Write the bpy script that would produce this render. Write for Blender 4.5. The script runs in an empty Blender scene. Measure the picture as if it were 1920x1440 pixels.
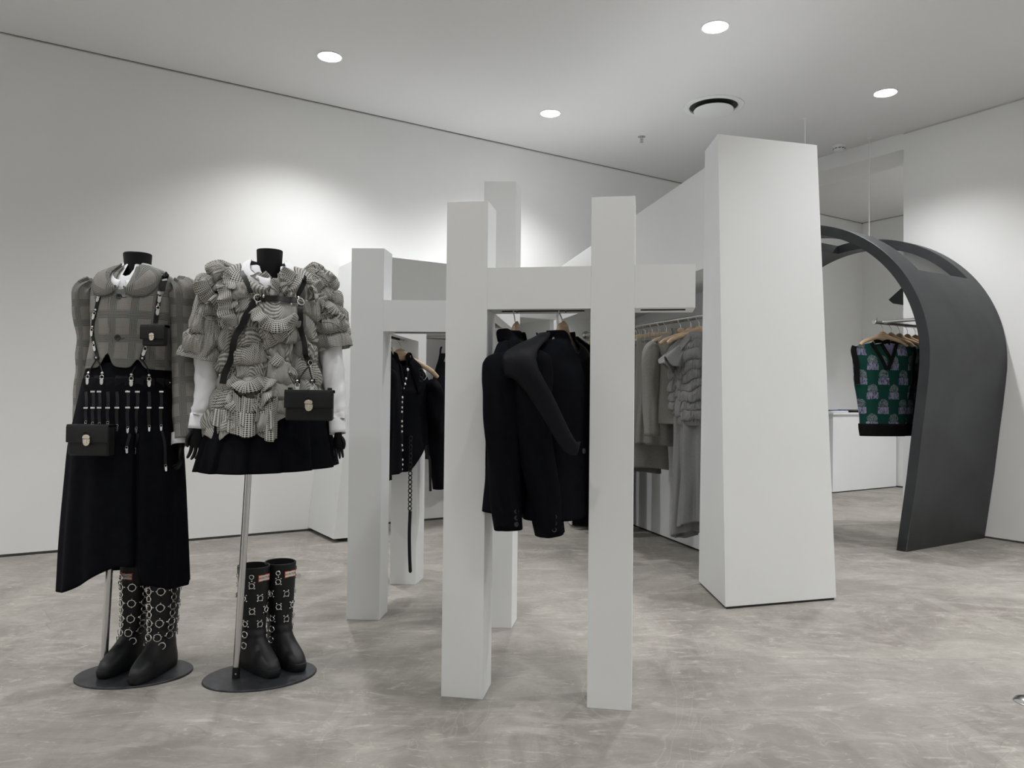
import bpy, math, random
import numpy as np
from mathutils import Vector, Matrix, noise
from mathutils.bvhtree import BVHTree

# ------------------------------------------------------------------ camera, world, exposure
FOC = 1440.0
CAM_H = 1.03
PITCH = math.atan(25 / 1440)
ROLL = 0.011
_fw = Vector((0, math.cos(PITCH), math.sin(PITCH)))
_up = Vector((0, -math.sin(PITCH), math.cos(PITCH)))
_rt = Vector((1, 0, 0))
_R = _rt * math.cos(ROLL) + _up * math.sin(ROLL)
_U = -_rt * math.sin(ROLL) + _up * math.cos(ROLL)
SC = bpy.context.scene
COL = SC.collection
camd = bpy.data.cameras.new('camera')
camd.sensor_width = 36
camd.lens = FOC / 1920 * 36
camd.clip_start = 0.05
cam = bpy.data.objects.new('camera', camd)
COL.objects.link(cam)
m = Matrix((( _R.x, _U.x, -_fw.x, 0), (_R.y, _U.y, -_fw.y, 0), (_R.z, _U.z, -_fw.z, CAM_H), (0, 0, 0, 1)))
cam.matrix_world = m
SC.camera = cam
w = bpy.data.worlds.new('world')
SC.world = w
w.use_nodes = True
w.node_tree.nodes['Background'].inputs[0].default_value = (0.8, 0.85, 0.9, 1)
w.node_tree.nodes['Background'].inputs[1].default_value = 0.0
SC.view_settings.view_transform = 'Standard'
SC.view_settings.look = 'None'
SC.view_settings.exposure = 0.90
SC.view_settings.gamma = 1.0
SC.view_settings.use_curve_mapping = False
SPOT_W = 74.0          # watts of each ceiling downlight
SPOT_CONE = 126        # degrees
LIGHT_COL = (0.995, 0.99, 1.0)
SC.cycles.max_bounces = 8
SC.cycles.diffuse_bounces = 6
SC.cycles.sample_clamp_indirect = 6

# ------------------------------------------------------------------ geometry of the place
TH = math.atan2(1, 1.556)
EU = Vector((math.cos(TH), math.sin(TH), 0))      # along the long wall
EV = Vector((-math.sin(TH), math.cos(TH), 0))     # towards the long wall
CEIL = 3.28
U0, U1, V0, V1 = -4.4, 6.2, -3.4, 5.75

def W(u, v, z=0.0):
    p = EU * u + EV * v
    return Vector((p.x, p.y, z))

def ray(px, py):
    return _fw + _R * ((px - 960) / FOC) - _U * ((py - 720) / FOC)

def atY(px, py, Y):
    r = ray(px, py)
    return Vector((0, 0, CAM_H)) + r * (Y / r.y)

def atZ(px, py, z=0.0):
    r = ray(px, py)
    return Vector((0, 0, CAM_H)) + r * ((z - CAM_H) / r.z)

def atU(px, py, u):
    r = ray(px, py)
    return Vector((0, 0, CAM_H)) + r * (u / r.dot(EU))

def atV(px, py, v):
    r = ray(px, py)
    return Vector((0, 0, CAM_H)) + r * (v / r.dot(EV))

def V(*a):
    return Vector(a)

# ------------------------------------------------------------------ materials
class NT:
    """small helper to write node maths"""
    def __init__(s, name):
        s.m = bpy.data.materials.new(name)
        s.m.use_nodes = True
        s.t = s.m.node_tree
        s.b = s.t.nodes['Principled BSDF']
    def n(s, typ, **kw):
        nd = s.t.nodes.new(typ)
        for k, v in kw.items():
            setattr(nd, k, v)
        return nd
    def link(s, a, b):
        s.t.links.new(a, b)
    def put(s, sock, v):
        if isinstance(v, (int, float)):
            sock.default_value = v
        elif isinstance(v, (tuple, list)):
            sock.default_value = v if len(v) == len(sock.default_value) else (*v, 1)
        else:
            s.link(v, sock)
    def math(s, op, a, b=0.0, c=None):
        nd = s.n('ShaderNodeMath', operation=op)
        s.put(nd.inputs[0], a)
        s.put(nd.inputs[1], b)
        if c is not None:
            s.put(nd.inputs[2], c)
        return nd.outputs[0]
    def mix(s, f, a, b):
        nd = s.n('ShaderNodeMix', data_type='RGBA')
        s.put(nd.inputs[0], f)
        s.put(nd.inputs[6], a)
        s.put(nd.inputs[7], b)
        return nd.outputs[2]
    def coords(s, kind='Object', scale=(1, 1, 1), rot=(0, 0, 0)):
        tc = s.n('ShaderNodeTexCoord')
        mp = s.n('ShaderNodeMapping')
        mp.inputs['Scale'].default_value = scale
        mp.inputs['Rotation'].default_value = rot
        s.link(tc.outputs[kind], mp.inputs[0])
        return mp.outputs[0]
    def sep(s, vec):
        nd = s.n('ShaderNodeSeparateXYZ')
        s.link(vec, nd.inputs[0])
        return nd.outputs
    def noise(s, vec, scale, detail=4, rough=0.55, dist=0.0):
        nd = s.n('ShaderNodeTexNoise')
        s.link(vec, nd.inputs['Vector'])
        nd.inputs['Scale'].default_value = scale
        nd.inputs['Detail'].default_value = detail
        nd.inputs['Roughness'].default_value = rough
        nd.inputs['Distortion'].default_value = dist
        return nd.outputs[0]
    def ramp(s, f, a, b, ca=(0, 0, 0), cb=(1, 1, 1)):
        nd = s.n('ShaderNodeMapRange')
        s.put(nd.inputs[0], f)
        nd.inputs[1].default_value = a
        nd.inputs[2].default_value = b
        return nd.outputs[0]
    def bump(s, h, strength=0.3, dist=0.002):
        nd = s.n('ShaderNodeBump')
        nd.inputs['Strength'].default_value = strength
        nd.inputs['Distance'].default_value = dist
        s.link(h, nd.inputs['Height'])
        s.link(nd.outputs[0], s.b.inputs['Normal'])
    def set(s, **kw):
        for k, v in kw.items():
            s.put(s.b.inputs[k.replace('_', ' ')], v)
        return s.m

def plain(name, col, rough=0.5, metal=0.0, spec=0.5, vary=0.0, vscale=3.0, bump=0.0, bscale=60.0, sheen=0.0):
    q = NT(name)
    q.b.inputs['Roughness'].default_value = rough
    q.b.inputs['Metallic'].default_value = metal
    q.b.inputs['Specular IOR Level'].default_value = spec
    if sheen:
        q.b.inputs['Sheen Weight'].default_value = sheen
        q.b.inputs['Sheen Roughness'].default_value = 0.4
    c = q.coords('Object')
    if vary:
        f = q.ramp(q.noise(c, vscale, 5), 0.3, 0.7)
        q.put(q.b.inputs['Base Color'], q.mix(f, tuple(x * (1 - vary) for x in col), tuple(min(1, x * (1 + vary)) for x in col)))
    else:
        q.b.inputs['Base Color'].default_value = (*col, 1)
    if bump:
        q.bump(q.noise(c, bscale, 3), bump, 0.002)
    return q.m

MAT = {}
MAT['wall'] = plain('wall_paint', (0.76, 0.765, 0.755), 0.9, spec=0.2, vary=0.012, vscale=1.2, bump=0.05, bscale=160)
MAT['ceil'] = plain('ceiling_paint', (0.73, 0.73, 0.73), 0.95, spec=0.1, bump=0.04, bscale=150)
MAT['white'] = plain('matt_white_lacquer', (0.74, 0.755, 0.755), 0.62, spec=0.35, vary=0.012, vscale=2.5, bump=0.05, bscale=120)
MAT['gap2'] = plain('ceiling_gap_grey', (0.58, 0.58, 0.57), 0.8, vary=0.05)
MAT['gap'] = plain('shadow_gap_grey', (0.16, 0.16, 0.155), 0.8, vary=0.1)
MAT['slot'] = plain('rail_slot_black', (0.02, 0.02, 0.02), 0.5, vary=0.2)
MAT['chrome'] = plain('brushed_chrome', (0.62, 0.62, 0.62), 0.22, 1.0, bump=0.02, bscale=300)
MAT['nickel'] = plain('bright_nickel', (0.85, 0.84, 0.82), 0.18, 1.0, vary=0.08, vscale=60)
MAT['gold'] = plain('pale_gold_metal', (0.75, 0.68, 0.55), 0.22, 1.0, vary=0.05, vscale=60)
MAT['leather'] = plain('black_leather', (0.007, 0.0075, 0.008), 0.45, spec=0.3, vary=0.2, bump=0.12, bscale=260)
MAT['rubber'] = plain('matt_black_rubber', (0.008, 0.0085, 0.0095), 0.5, spec=0.32, vary=0.2, bump=0.05, bscale=200)
MAT['inner'] = plain('dark_lining', (0.006, 0.006, 0.006), 0.9, vary=0.2)
MAT['wool'] = plain('midnight_wool', (0.0035, 0.0038, 0.006), 0.9, spec=0.08, vary=0.25, vscale=30, bump=0.15, bscale=500)
MAT['wool2'] = plain('black_satin_wool', (0.006, 0.0065, 0.009), 0.6, spec=0.14, vary=0.2, vscale=20, bump=0.1, bscale=500)
MAT['manne'] = plain('mannequin_black_cloth', (0.006, 0.006, 0.007), 0.6, spec=0.22, vary=0.15, bump=0.1, bscale=400)
MAT['baseplate'] = plain('grey_steel_baseplate', (0.045, 0.047, 0.052), 0.42, 0.6, vary=0.35, vscale=22, bump=0.05, bscale=80)
MAT['shirt'] = plain('white_cotton', (0.80, 0.81, 0.83), 0.85, spec=0.2, vary=0.02, vscale=20, bump=0.2, bscale=45, sheen=0.1)
MAT['button'] = plain('black_horn_button', (0.02, 0.02, 0.02), 0.3, vary=0.2)
MAT['label_red'] = plain('label_red', (0.55, 0.05, 0.04), 0.5, vary=0.05)
MAT['label_cream'] = plain('label_cream', (0.75, 0.68, 0.58), 0.5, vary=0.03)
MAT['print'] = plain('label_print', (0.05, 0.03, 0.03), 0.6, vary=0.03)
MAT['blue_cloth'] = plain('blue_folded_cloth', (0.09, 0.13, 0.28), 0.85, vary=0.4, vscale=15)
MAT['lilac'] = plain('lilac_lining', (0.23, 0.22, 0.36), 0.9, vary=0.2, vscale=40)
MAT['clear'] = plain('clear_plastic_loop', (0.8, 0.8, 0.78), 0.2, vary=0.02)

def steel_mat():
    q = NT('dark_rolled_steel')
    c = q.coords('Object')
    n1 = q.noise(c, 1.6, 6, 0.6, 0.6)
    n2 = q.noise(c, 9, 6, 0.65)
    f = q.ramp(q.math('ADD', q.math('MULTIPLY', n1, 0.7), q.math('MULTIPLY', n2, 0.3)), 0.35, 0.65)
    col = q.mix(f, (0.021, 0.023, 0.024), (0.046, 0.050, 0.053))
    q.bump(n2, 0.05, 0.003)
    return q.set(Base_Color=col, Metallic=0.35, Roughness=q.math('ADD', 0.36, q.math('MULTIPLY', n2, 0.2)))
MAT['steel'] = steel_mat()

def wood_mat():
    q = NT('pale_maple_wood')
    c = q.coords('Object', (6, 60, 60))
    n = q.noise(c, 2.0, 6, 0.6, 1.2)
    col = q.mix(q.ramp(n, 0.3, 0.7), (0.36, 0.245, 0.145), (0.58, 0.44, 0.29))
    q.bump(n, 0.05, 0.001)
    return q.set(Base_Color=col, Roughness=0.4)
MAT['wood'] = wood_mat()

def floor_mat():
    q = NT('trowelled_concrete')
    c = q.coords('Object', rot=(0, 0, -0.5))
    cs = q.coords('Object', (0.8, 2.0, 1), rot=(0, 0, -0.42))
    cs2 = q.coords('Object', (1.9, 0.8, 1), rot=(0, 0, 0.25))
    big = q.noise(c, 0.8, 6, 0.62, 1.0)
    mid = q.noise(cs, 2.2, 10, 0.70, 2.2)
    mid2 = q.noise(cs2, 1.7, 9, 0.68, 2.0)
    fine = q.noise(cs, 8.0, 10, 0.76, 1.8)
    grain = q.noise(c, 60, 5, 0.75)
    base = q.mix(q.ramp(big, 0.38, 0.62), (0.191, 0.175, 0.153), (0.298, 0.280, 0.248))
    base = q.mix(q.math('MULTIPLY', q.ramp(mid2, 0.46, 0.62), 0.50), base, (0.349, 0.330, 0.295))
    base = q.mix(q.math('MULTIPLY', q.ramp(mid, 0.50, 0.60), 0.45), base, (0.381, 0.362, 0.327))
    base = q.mix(q.math('MULTIPLY', q.ramp(mid, 0.44, 0.34), 0.40), base, (0.171, 0.163, 0.145))
    base = q.mix(q.math('MULTIPLY', q.ramp(fine, 0.55, 0.64), 0.55), base, (0.483, 0.456, 0.406))
    base = q.mix(q.math('MULTIPLY', q.ramp(fine, 0.44, 0.36), 0.30), base, (0.146, 0.138, 0.123))
    e = q.noise(cs, 0.62, 4, 0.5, 0.9)
    edge = q.math('ABSOLUTE', q.math('SUBTRACT', e, 0.5))
    base = q.mix(q.math('MULTIPLY', q.math('GREATER_THAN', e, 0.5), 0.16), base, (0.159, 0.156, 0.148))
    base = q.mix(q.math('MULTIPLY', q.ramp(edge, 0.0022, 0.0), 0.30), base, (0.095, 0.088, 0.074))
    e2 = q.noise(cs2, 0.8, 4, 0.6, 0.8)
    edge2 = q.math('ABSOLUTE', q.math('SUBTRACT', e2, 0.47))
    base = q.mix(q.math('MULTIPLY', q.ramp(edge2, 0.0025, 0.0), 0.18), base, (0.533, 0.500, 0.443))
    spk = q.math('MULTIPLY', q.ramp(q.noise(cs, 34, 8, 0.8), 0.62, 0.68), q.ramp(mid2, 0.45, 0.6))
    base = q.mix(q.math('MULTIPLY', spk, 0.8), base, (0.584, 0.556, 0.498))
    base = q.mix(q.math('MULTIPLY', q.ramp(grain, 0.35, 0.65), 0.12), base, (0.127, 0.121, 0.111))
    hgt = q.math('ADD', q.math('MULTIPLY', mid, 0.8), q.math('ADD', q.math('MULTIPLY', fine, 0.5), q.math('MULTIPLY', grain, 0.08)))
    q.bump(hgt, 0.2, 0.02)
    return q.set(Base_Color=base, Roughness=q.math('ADD', 0.42, q.math('MULTIPLY', mid, 0.28)), Specular_IOR_Level=0.45)
MAT['floor'] = floor_mat()

def stripe(q, x, period, width, off=0.0):
    """1 inside stripes of the given width"""
    f = q.math('FRACT', q.math('ADD', q.math('DIVIDE', x, period), off))
    return q.math('LESS_THAN', f, width / period)

def gingham_mat(name, p, dark, lite):
    q = NT(name)
    uv = q.coords('UV')
    x, y, _ = q.sep(uv)
    a = stripe(q, x, p, p * 0.5)
    b = stripe(q, y, p, p * 0.5)
    s = q.math('MULTIPLY', q.math('ADD', a, b), 0.5)
    s = q.math('POWER', s, 1.5)
    col = q.mix(s, lite, dark)
    nz = q.noise(uv, 900, 2)
    q.bump(nz, 0.2, 0.001)
    return q.set(Base_Color=col, Roughness=0.85, Specular_IOR_Level=0.15)
MAT['gingham'] = gingham_mat('black_white_check', 0.0060, (0.005, 0.005, 0.0045), (0.54, 0.53, 0.49))

def plaid_mat(name, dark, lite, tint=1.0):
    q = NT(name)
    uv = q.coords('UV')
    x, y, _ = q.sep(uv)
    P = 0.074
    bx = stripe(q, x, P, P * 0.36)
    by = stripe(q, y, P, P * 0.36)
    fx = stripe(q, x, 0.0046, 0.0022)
    fy = stripe(q, y, 0.0046, 0.0022)
    lines = q.math('MAXIMUM', q.math('MULTIPLY', bx, fx), q.math('MULTIPLY', by, fy))
    weave = q.noise(uv, 700, 2, 0.7)
    base = q.mix(q.ramp(weave, 0.35, 0.65), dark, lite)
    base = q.mix(q.math('MULTIPLY', lines, 0.80), base, tuple(c * 0.42 for c in dark))
    base = q.mix(q.math('MULTIPLY', q.math('MULTIPLY', bx, by), 0.15), base, lite)
    r = q.math('MAXIMUM', stripe(q, x, P, 0.0022, 0.30), stripe(q, y, P, 0.0022, 0.30))
    g = q.math('MAXIMUM', stripe(q, x, P, 0.0030, 0.78), stripe(q, y, P, 0.0030, 0.78))
    base = q.mix(q.math('MULTIPLY', r, 0.22 * tint), base, (0.30, 0.10, 0.07))
    base = q.mix(q.math('MULTIPLY', g, 0.22 * tint), base, (0.04, 0.16, 0.10))
    q.bump(weave, 0.25, 0.001)
    return q.set(Base_Color=base, Roughness=0.88, Specular_IOR_Level=0.12)
MAT['plaid'] = plaid_mat('grey_glen_plaid', (0.115, 0.113, 0.105), (0.33, 0.322, 0.30))

def weave_mat(name, col, vary=0.25):
    q = NT(name)
    uv = q.coords('UV')
    a = q.noise(q.coords('UV', (700, 60, 1)), 1.0, 3, 0.6)
    b = q.noise(q.coords('UV', (60, 700, 1)), 1.0, 3, 0.6)
    f = q.ramp(q.math('MULTIPLY', q.math('ADD', a, b), 0.5), 0.35, 0.65)
    c = q.mix(f, tuple(x * (1 - vary) for x in col), tuple(x * (1 + vary) for x in col))
    q.bump(f, 0.15, 0.001)
    return q.set(Base_Color=c, Roughness=0.85, Specular_IOR_Level=0.15)
MAT['greyA'] = weave_mat('warm_grey_wool', (0.20, 0.195, 0.175))
MAT['greyB'] = weave_mat('mid_grey_wool', (0.175, 0.175, 0.165))
MAT['greyC'] = weave_mat('dark_grey_wool', (0.10, 0.10, 0.09))
MAT['greyD'] = weave_mat('cool_grey_wool', (0.205, 0.207, 0.203))

def vest_mat():
    q = NT('green_knit_with_patches')
    uv = q.coords('UV')
    x, y, _ = q.sep(uv)
    PX, PY = 0.160, 0.208
    lat = []
    wob = q.noise(uv, 60, 3, 0.6)
    w2 = q.math('MULTIPLY', q.math('SUBTRACT', wob, 0.5), 0.016)
    for ox in (0.0, 0.5):
      xo = q.math('ADD', q.math('DIVIDE', x, PX), ox)
      yo = q.math('ADD', q.math('DIVIDE', y, PY), ox)
      fx = q.math('MULTIPLY', q.math('SUBTRACT', q.math('FRACT', xo), 0.5), PX)
      fy = q.math('MULTIPLY', q.math('SUBTRACT', q.math('FRACT', yo), 0.5), PY)
      fxw = q.math('ADD', fx, w2)
      fyw = q.math('ADD', fy, w2)
      blk_ = q.math('MULTIPLY', q.math('LESS_THAN', q.math('ABSOLUTE', fxw), 0.041),
                    q.math('LESS_THAN', q.math('ABSOLUTE', q.math('SUBTRACT', fyw, 0.030)), 0.024))
      dy = q.math('ADD', fyw, 0.016)
      rr = q.math('SQRT', q.math('ADD', q.math('MULTIPLY', fxw, fxw), q.math('MULTIPLY', dy, dy)))
      blob_ = q.math('LESS_THAN', rr, 0.036)
      lat.append((blk_, blob_))
    blk = q.math('MAXIMUM', lat[0][0], lat[1][0])
    blob = q.math('MAXIMUM', lat[0][1], lat[1][1])
    mask = q.math('MAXIMUM', blk, blob)
    swirl = q.noise(uv, 95, 2, 0.5, 2.5)
    ln = q.math('LESS_THAN', q.math('ABSOLUTE', q.math('SUBTRACT', swirl, 0.5)), 0.075)
    body = q.mix(ln, (0.21, 0.235, 0.25), (0.012, 0.03, 0.03))
    lil = q.mix(q.ramp(q.noise(q.coords('UV', (1, 0.25, 1)), 110, 2, 0.5, 1.0), 0.45, 0.6), (0.20, 0.20, 0.26), (0.05, 0.047, 0.12))
    body = q.mix(blk, body, lil)
    knit = q.noise(q.coords('UV', (1, 1.6, 1)), 420, 2)
    green = q.mix(knit, (0.0035, 0.028, 0.021), (0.008, 0.052, 0.040))
    col = q.mix(mask, green, body)
    q.bump(knit, 0.3, 0.002)
    return q.set(Base_Color=col, Roughness=0.9, Specular_IOR_Level=0.1)
MAT['vest'] = vest_mat()
MAT['rib'] = plain('black_rib_knit', (0.006, 0.006, 0.006), 0.95, spec=0.1, vary=0.3, vscale=60, bump=0.4, bscale=300)

def emit_mat(name, col, s):
    q = NT(name)
    q.b.inputs['Base Color'].default_value = (0.9, 0.9, 0.9, 1)
    q.b.inputs['Emission Color'].default_value = (*col, 1)
    q.b.inputs['Emission Strength'].default_value = s
    return q.m
MAT['lamp'] = emit_mat('lamp_glow', LIGHT_COL, 14.0)

# ------------------------------------------------------------------ mesh helpers
class MB:
    def __init__(s):
        s.v, s.f, s.uv = [], [], []      # uv: one pair per vertex
    def add(s, verts, faces, uvs=None):
        o = len(s.v)
        s.v += [Vector(p) for p in verts]
        s.uv += list(uvs) if uvs else [(0.0, 0.0)] * len(verts)
        s.f += [tuple(i + o for i in f) for f in faces]
        return s
    def prism(s, pts, d):
        """polygon pts (3-D, planar) pushed along vector d"""
        n = len(pts)
        pts = [Vector(p) for p in pts]
        d = Vector(d)
        fs = [tuple(range(n)), tuple(reversed(range(n, 2 * n)))]
        for i in range(n):
            j = (i + 1) % n
            fs.append((j, i, i + n, j + n))
        return s.add(pts + [p + d for p in pts], fs)
    def hexa(s, lo, hi):
        """frustum between two polygons of equal length"""
        n = len(lo)
        fs = [tuple(reversed(range(n))), tuple(range(n, 2 * n))]
        for i in range(n):
            j = (i + 1) % n
            fs.append((i, j, j + n, i + n))
        return s.add(list(lo) + list(hi), fs)
    def box(s, c, size, ax=None):
        c = Vector(c)
        X, Y, Z = ax if ax else (V(1, 0, 0), V(0, 1, 0), V(0, 0, 1))
        a, b, d = (k / 2 for k in size)
        lo = [c - X * a - Y * b - Z * d, c + X * a - Y * b - Z * d, c + X * a + Y * b - Z * d, c - X * a + Y * b - Z * d]
        hi = [p + Z * 2 * d for p in lo]
        return s.hexa(lo, hi)
    def tube(s, path, r, seg=10, cap=True, ratio=1.0, ref=None, disp=None, flat_ref=None):
        """swept tube; r is a number or list; ratio squashes the second axis"""
        path = [Vector(p) for p in path]
        n = len(path)
        rs = r if isinstance(r, (list, tuple)) else [r] * n
        vs, uvs = [], []
        a = None
        L = 0.0
        for i, p in enumerate(path):
            t = (path[min(i + 1, n - 1)] - path[max(i - 1, 0)]).normalized()
            if a is None:
                rf = Vector(ref) if ref else (V(0, 0, 1) if abs(t.z) < 0.9 else V(1, 0, 0))
                a = (rf - t * rf.dot(t)).normalized()
            else:
                a = (a - t * a.dot(t)).normalized()
            b = t.cross(a)
            if i:
                L += (p - path[i - 1]).length
            ra = rs[i]
            rb = ra * ratio if not isinstance(ra, (tuple, list)) else ra[1]
            if isinstance(ra, (tuple, list)):
                ra = ra[0]
            for k in range(seg):
                th = 2 * math.pi * k / seg
                nrm = a * math.cos(th) * ra + b * math.sin(th) * rb
                q = p + nrm
                if disp:
                    q = q + nrm.normalized() * disp(th, i / (n - 1), q)
                vs.append(q)
                uvs.append((th * max(ra, rb) if False else th / 6.283 * 0.3, L))
        fs = []
        for i in range(n - 1):
            for k in range(seg):
                k2 = (k + 1) % seg
                fs.append((i * seg + k, i * seg + k2, (i + 1) * seg + k2, (i + 1) * seg + k))
        if cap:
            fs.append(tuple(reversed(range(seg))))
            fs.append(tuple(range((n - 1) * seg, n * seg)))
        return s.add(vs, fs, uvs)
    def ring(s, c, nrm, R, r, seg=20, sub=6, sx=1.0):
        nrm = Vector(nrm).normalized()
        a = nrm.orthogonal().normalized()
        if abs(nrm.z) < 0.95:
            a = nrm.cross(V(0, 0, 1)).normalized()
        b = nrm.cross(a)
        vs, fs = [], []
        for i in range(seg):
            t = 2 * math.pi * i / seg
            d = a * math.cos(t) * sx + b * math.sin(t)
            for k in range(sub):
                p = 2 * math.pi * k / sub
                vs.append(Vector(c) + d * (R + r * math.cos(p)) + nrm * r * math.sin(p))
        for i in range(seg):
            for k in range(sub):
                i2, k2 = (i + 1) % seg, (k + 1) % sub
                fs.append((i * sub + k, i2 * sub + k, i2 * sub + k2, i * sub + k2))
        return s.add(vs, fs)
    def lathe(s, c, prof, seg=32, axis=None):
        """prof: list of (radius, height) about an axis through c"""
        Z = Vector(axis).normalized() if axis else V(0, 0, 1)
        X = Z.orthogonal().normalized()
        Y = Z.cross(X)
        vs, fs = [], []
        n = len(prof)
        for (r, h) in prof:
            for k in range(seg):
                t = 2 * math.pi * k / seg
                vs.append(Vector(c) + X * r * math.cos(t) + Y * r * math.sin(t) + Z * h)
        for i in range(n - 1):
            for k in range(seg):
                k2 = (k + 1) % seg
                fs.append((i * seg + k, i * seg + k2, (i + 1) * seg + k2, (i + 1) * seg + k))
        fs.append(tuple(reversed(range(seg))))
        fs.append(tuple(range((n - 1) * seg, n * seg)))
        return s.add(vs, fs)
    def ball(s, c, r, seg=10, sq=(1, 1, 1)):
        vs, fs = [], []
        n = seg // 2 + 1
        for i in range(n + 1):
            ph = math.pi * i / n
            for k in range(seg):
                t = 2 * math.pi * k / seg
                vs.append(Vector(c) + V(math.sin(ph) * math.cos(t) * r * sq[0], math.sin(ph) * math.sin(t) * r * sq[1], math.cos(ph) * r * sq[2]))
        for i in range(n):
            for k in range(seg):
                k2 = (k + 1) % seg
                fs.append((i * seg + k, (i + 1) * seg + k, (i + 1) * seg + k2, i * seg + k2))
        return s.add(vs, fs)
    def grid(s, fn, nu, nv, closed=False, uvs=(1.0, 1.0)):
        """fn(a, b) with a, b in 0..1 -> point; a runs round when closed"""
        vs, uv, fs = [], [], []
        cols = nu if closed else nu + 1
        # a closed grid repeats its seam column so that the cloth pattern can run on
        cols = nu + 1
        for j in range(nv + 1):
            for i in range(cols):
                r = fn(i / nu, j / nv)
                if isinstance(r, tuple):
                    vs.append(r[0]); uv.append(r[1])
                else:
                    vs.append(r); uv.append((i / nu * uvs[0], j / nv * uvs[1]))
        for j in range(nv):
            for i in range(nu):
                fs.append((j * cols + i, j * cols + i + 1, (j + 1) * cols + i + 1, (j + 1) * cols + i))
        return s.add(vs, fs, uv)
    def bvh(s, mat=None):
        vs = [mat @ p for p in s.v] if mat else s.v
        return BVHTree.FromPolygons([tuple(p) for p in vs], s.f)

def obj(name, mb, mat, parent=None, smooth=True, world=False, bevel=0.0, solid=0.0, angle=40):
    """one mesh object. world=True: mb is in world space and is brought into the parent's space"""
    me = bpy.data.meshes.new(name)
    vs = mb.v
    if world and parent is not None:
        inv = full_matrix(parent).inverted()
        vs = [inv @ p for p in vs]
    me.from_pydata([tuple(p) for p in vs], [], mb.f)
    ul = me.uv_layers.new(name='UVMap')
    li = np.empty(len(me.loops), dtype=np.int32)
    me.loops.foreach_get('vertex_index', li)
    ul.data.foreach_set('uv', np.array(mb.uv, dtype=np.float32)[li].ravel())
    me.materials.append(MAT[mat] if isinstance(mat, str) else mat)
    if smooth:
        me.shade_smooth()
        try:
            me.set_sharp_from_angle(angle=math.radians(angle))
        except Exception:
            pass
    me.update()
    o = bpy.data.objects.new(name, me)
    COL.objects.link(o)
    if parent is not None:
        o.parent = parent
    if bevel:
        b = o.modifiers.new('edge', 'BEVEL')
        b.width = bevel
        b.segments = 2
        b.limit_method = 'ANGLE'
        b.angle_limit = math.radians(40)
    if solid:
        d = o.modifiers.new('cloth', 'SOLIDIFY')
        d.thickness = solid
        d.offset = -1
    return o

def full_matrix(o):
    mtx = Matrix.Translation(o.location) @ o.rotation_euler.to_matrix().to_4x4()
    return full_matrix(o.parent) @ mtx if o.parent else mtx

def tag(o, label, cat, group=None):
    o['label'] = label
    o['category'] = cat
    if group:
        o['group'] = group
    return o

def thing(name, label, cat, loc=(0, 0, 0), rotz=0.0, group=None):
    o = bpy.data.objects.new(name, None)
    COL.objects.link(o)
    o.location = loc
    o.rotation_euler = (0, 0, rotz)
    o.empty_display_size = 0.1
    return tag(o, label, cat, group)

def struct(name, mb, mat, **kw):
    o = obj(name, mb, mat, None, **kw)
    o['kind'] = 'structure'
    return o

def copy_tree(o, parent=None):
    c = o.copy()
    COL.objects.link(c)
    if parent is not None:
        c.parent = parent
    for ch in list(o.children):
        copy_tree(ch, c)
    return c

def lerp_keys(keys, x):
    """keys: rows (x, a, b, ...) sorted by x; smooth interpolation of the rest"""
    if x <= keys[0][0]:
        return keys[0][1:]
    for i in range(len(keys) - 1):
        if x <= keys[i + 1][0]:
            k0, k1 = keys[i], keys[i + 1]
            km = keys[i - 1] if i else k0
            kp = keys[i + 2] if i + 2 < len(keys) else k1
            t = (x - k0[0]) / (k1[0] - k0[0])
            out = []
            for j in range(1, len(k0)):
                h = k1[0] - k0[0]
                m0 = (k1[j] - km[j]) / max(1e-9, (k1[0] - km[0])) * h
                m1 = (kp[j] - k0[j]) / max(1e-9, (kp[0] - k0[0])) * h
                out.append((2 * t ** 3 - 3 * t * t + 1) * k0[j] + (t ** 3 - 2 * t * t + t) * m0 + (-2 * t ** 3 + 3 * t * t) * k1[j] + (t ** 3 - t * t) * m1)
            return tuple(out)
    return keys[-1][1:]

def smooth_path(pts, n=20):
    pts = [Vector(p) for p in pts]
    keys = [(i, *p) for i, p in enumerate(pts)]
    return [Vector(lerp_keys(keys, (len(pts) - 1) * k / n)) for k in range(n + 1)]

def sgnpow(x, p):
    return math.copysign(abs(x) ** p, x)

def sstep(a, b, x):
    t = max(0.0, min(1.0, (x - a) / (b - a)))
    return t * t * (3 - 2 * t)

def nz(x, y, z):
    return noise.noise(V(x, y, z))

def ring_loft(keys, seg, rows, hem=None, top=None, fold=None, pw=1.0, th0=math.pi / 2, uvs=(1, 1), a0=0.0, a1=1.0):
    """keys (z ascending): z, cx, cy, rx, ry. b=0 top, b=1 hem. th0 puts the seam at the back"""
    zt = keys[-1][0]
    zb = keys[0][0]
    def fn(a, b):
        th = th0 + (a0 + (a1 - a0) * a) * 2 * math.pi
        z1 = hem(th) if hem else zb
        z0 = top(th) if top else zt
        z = z0 + (z1 - z0) * b
        cx, cy, rx, ry = lerp_keys(keys, z)
        c, sn = sgnpow(math.cos(th), pw), sgnpow(math.sin(th), pw)
        p = V(cx + rx * c, cy + ry * sn, z)
        if fold:
            r = fold(th, b, z)
            nrm = V(c / max(rx, .001), sn / max(ry, .001), 0).normalized()
            if isinstance(r, tuple):
                p += nrm * r[0] + V(0, 0, r[1])
            else:
                p += nrm * r
        return (p, (a * uvs[0], (zt - z) / (zt - zb) * uvs[1]))
    mb = MB()
    mb.grid(fn, seg, rows, True, uvs)
    return mb

def cap_floor(mb, z, pts):
    mb.add([V(p[0], p[1], z) for p in pts], [tuple(range(len(pts)))])

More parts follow.
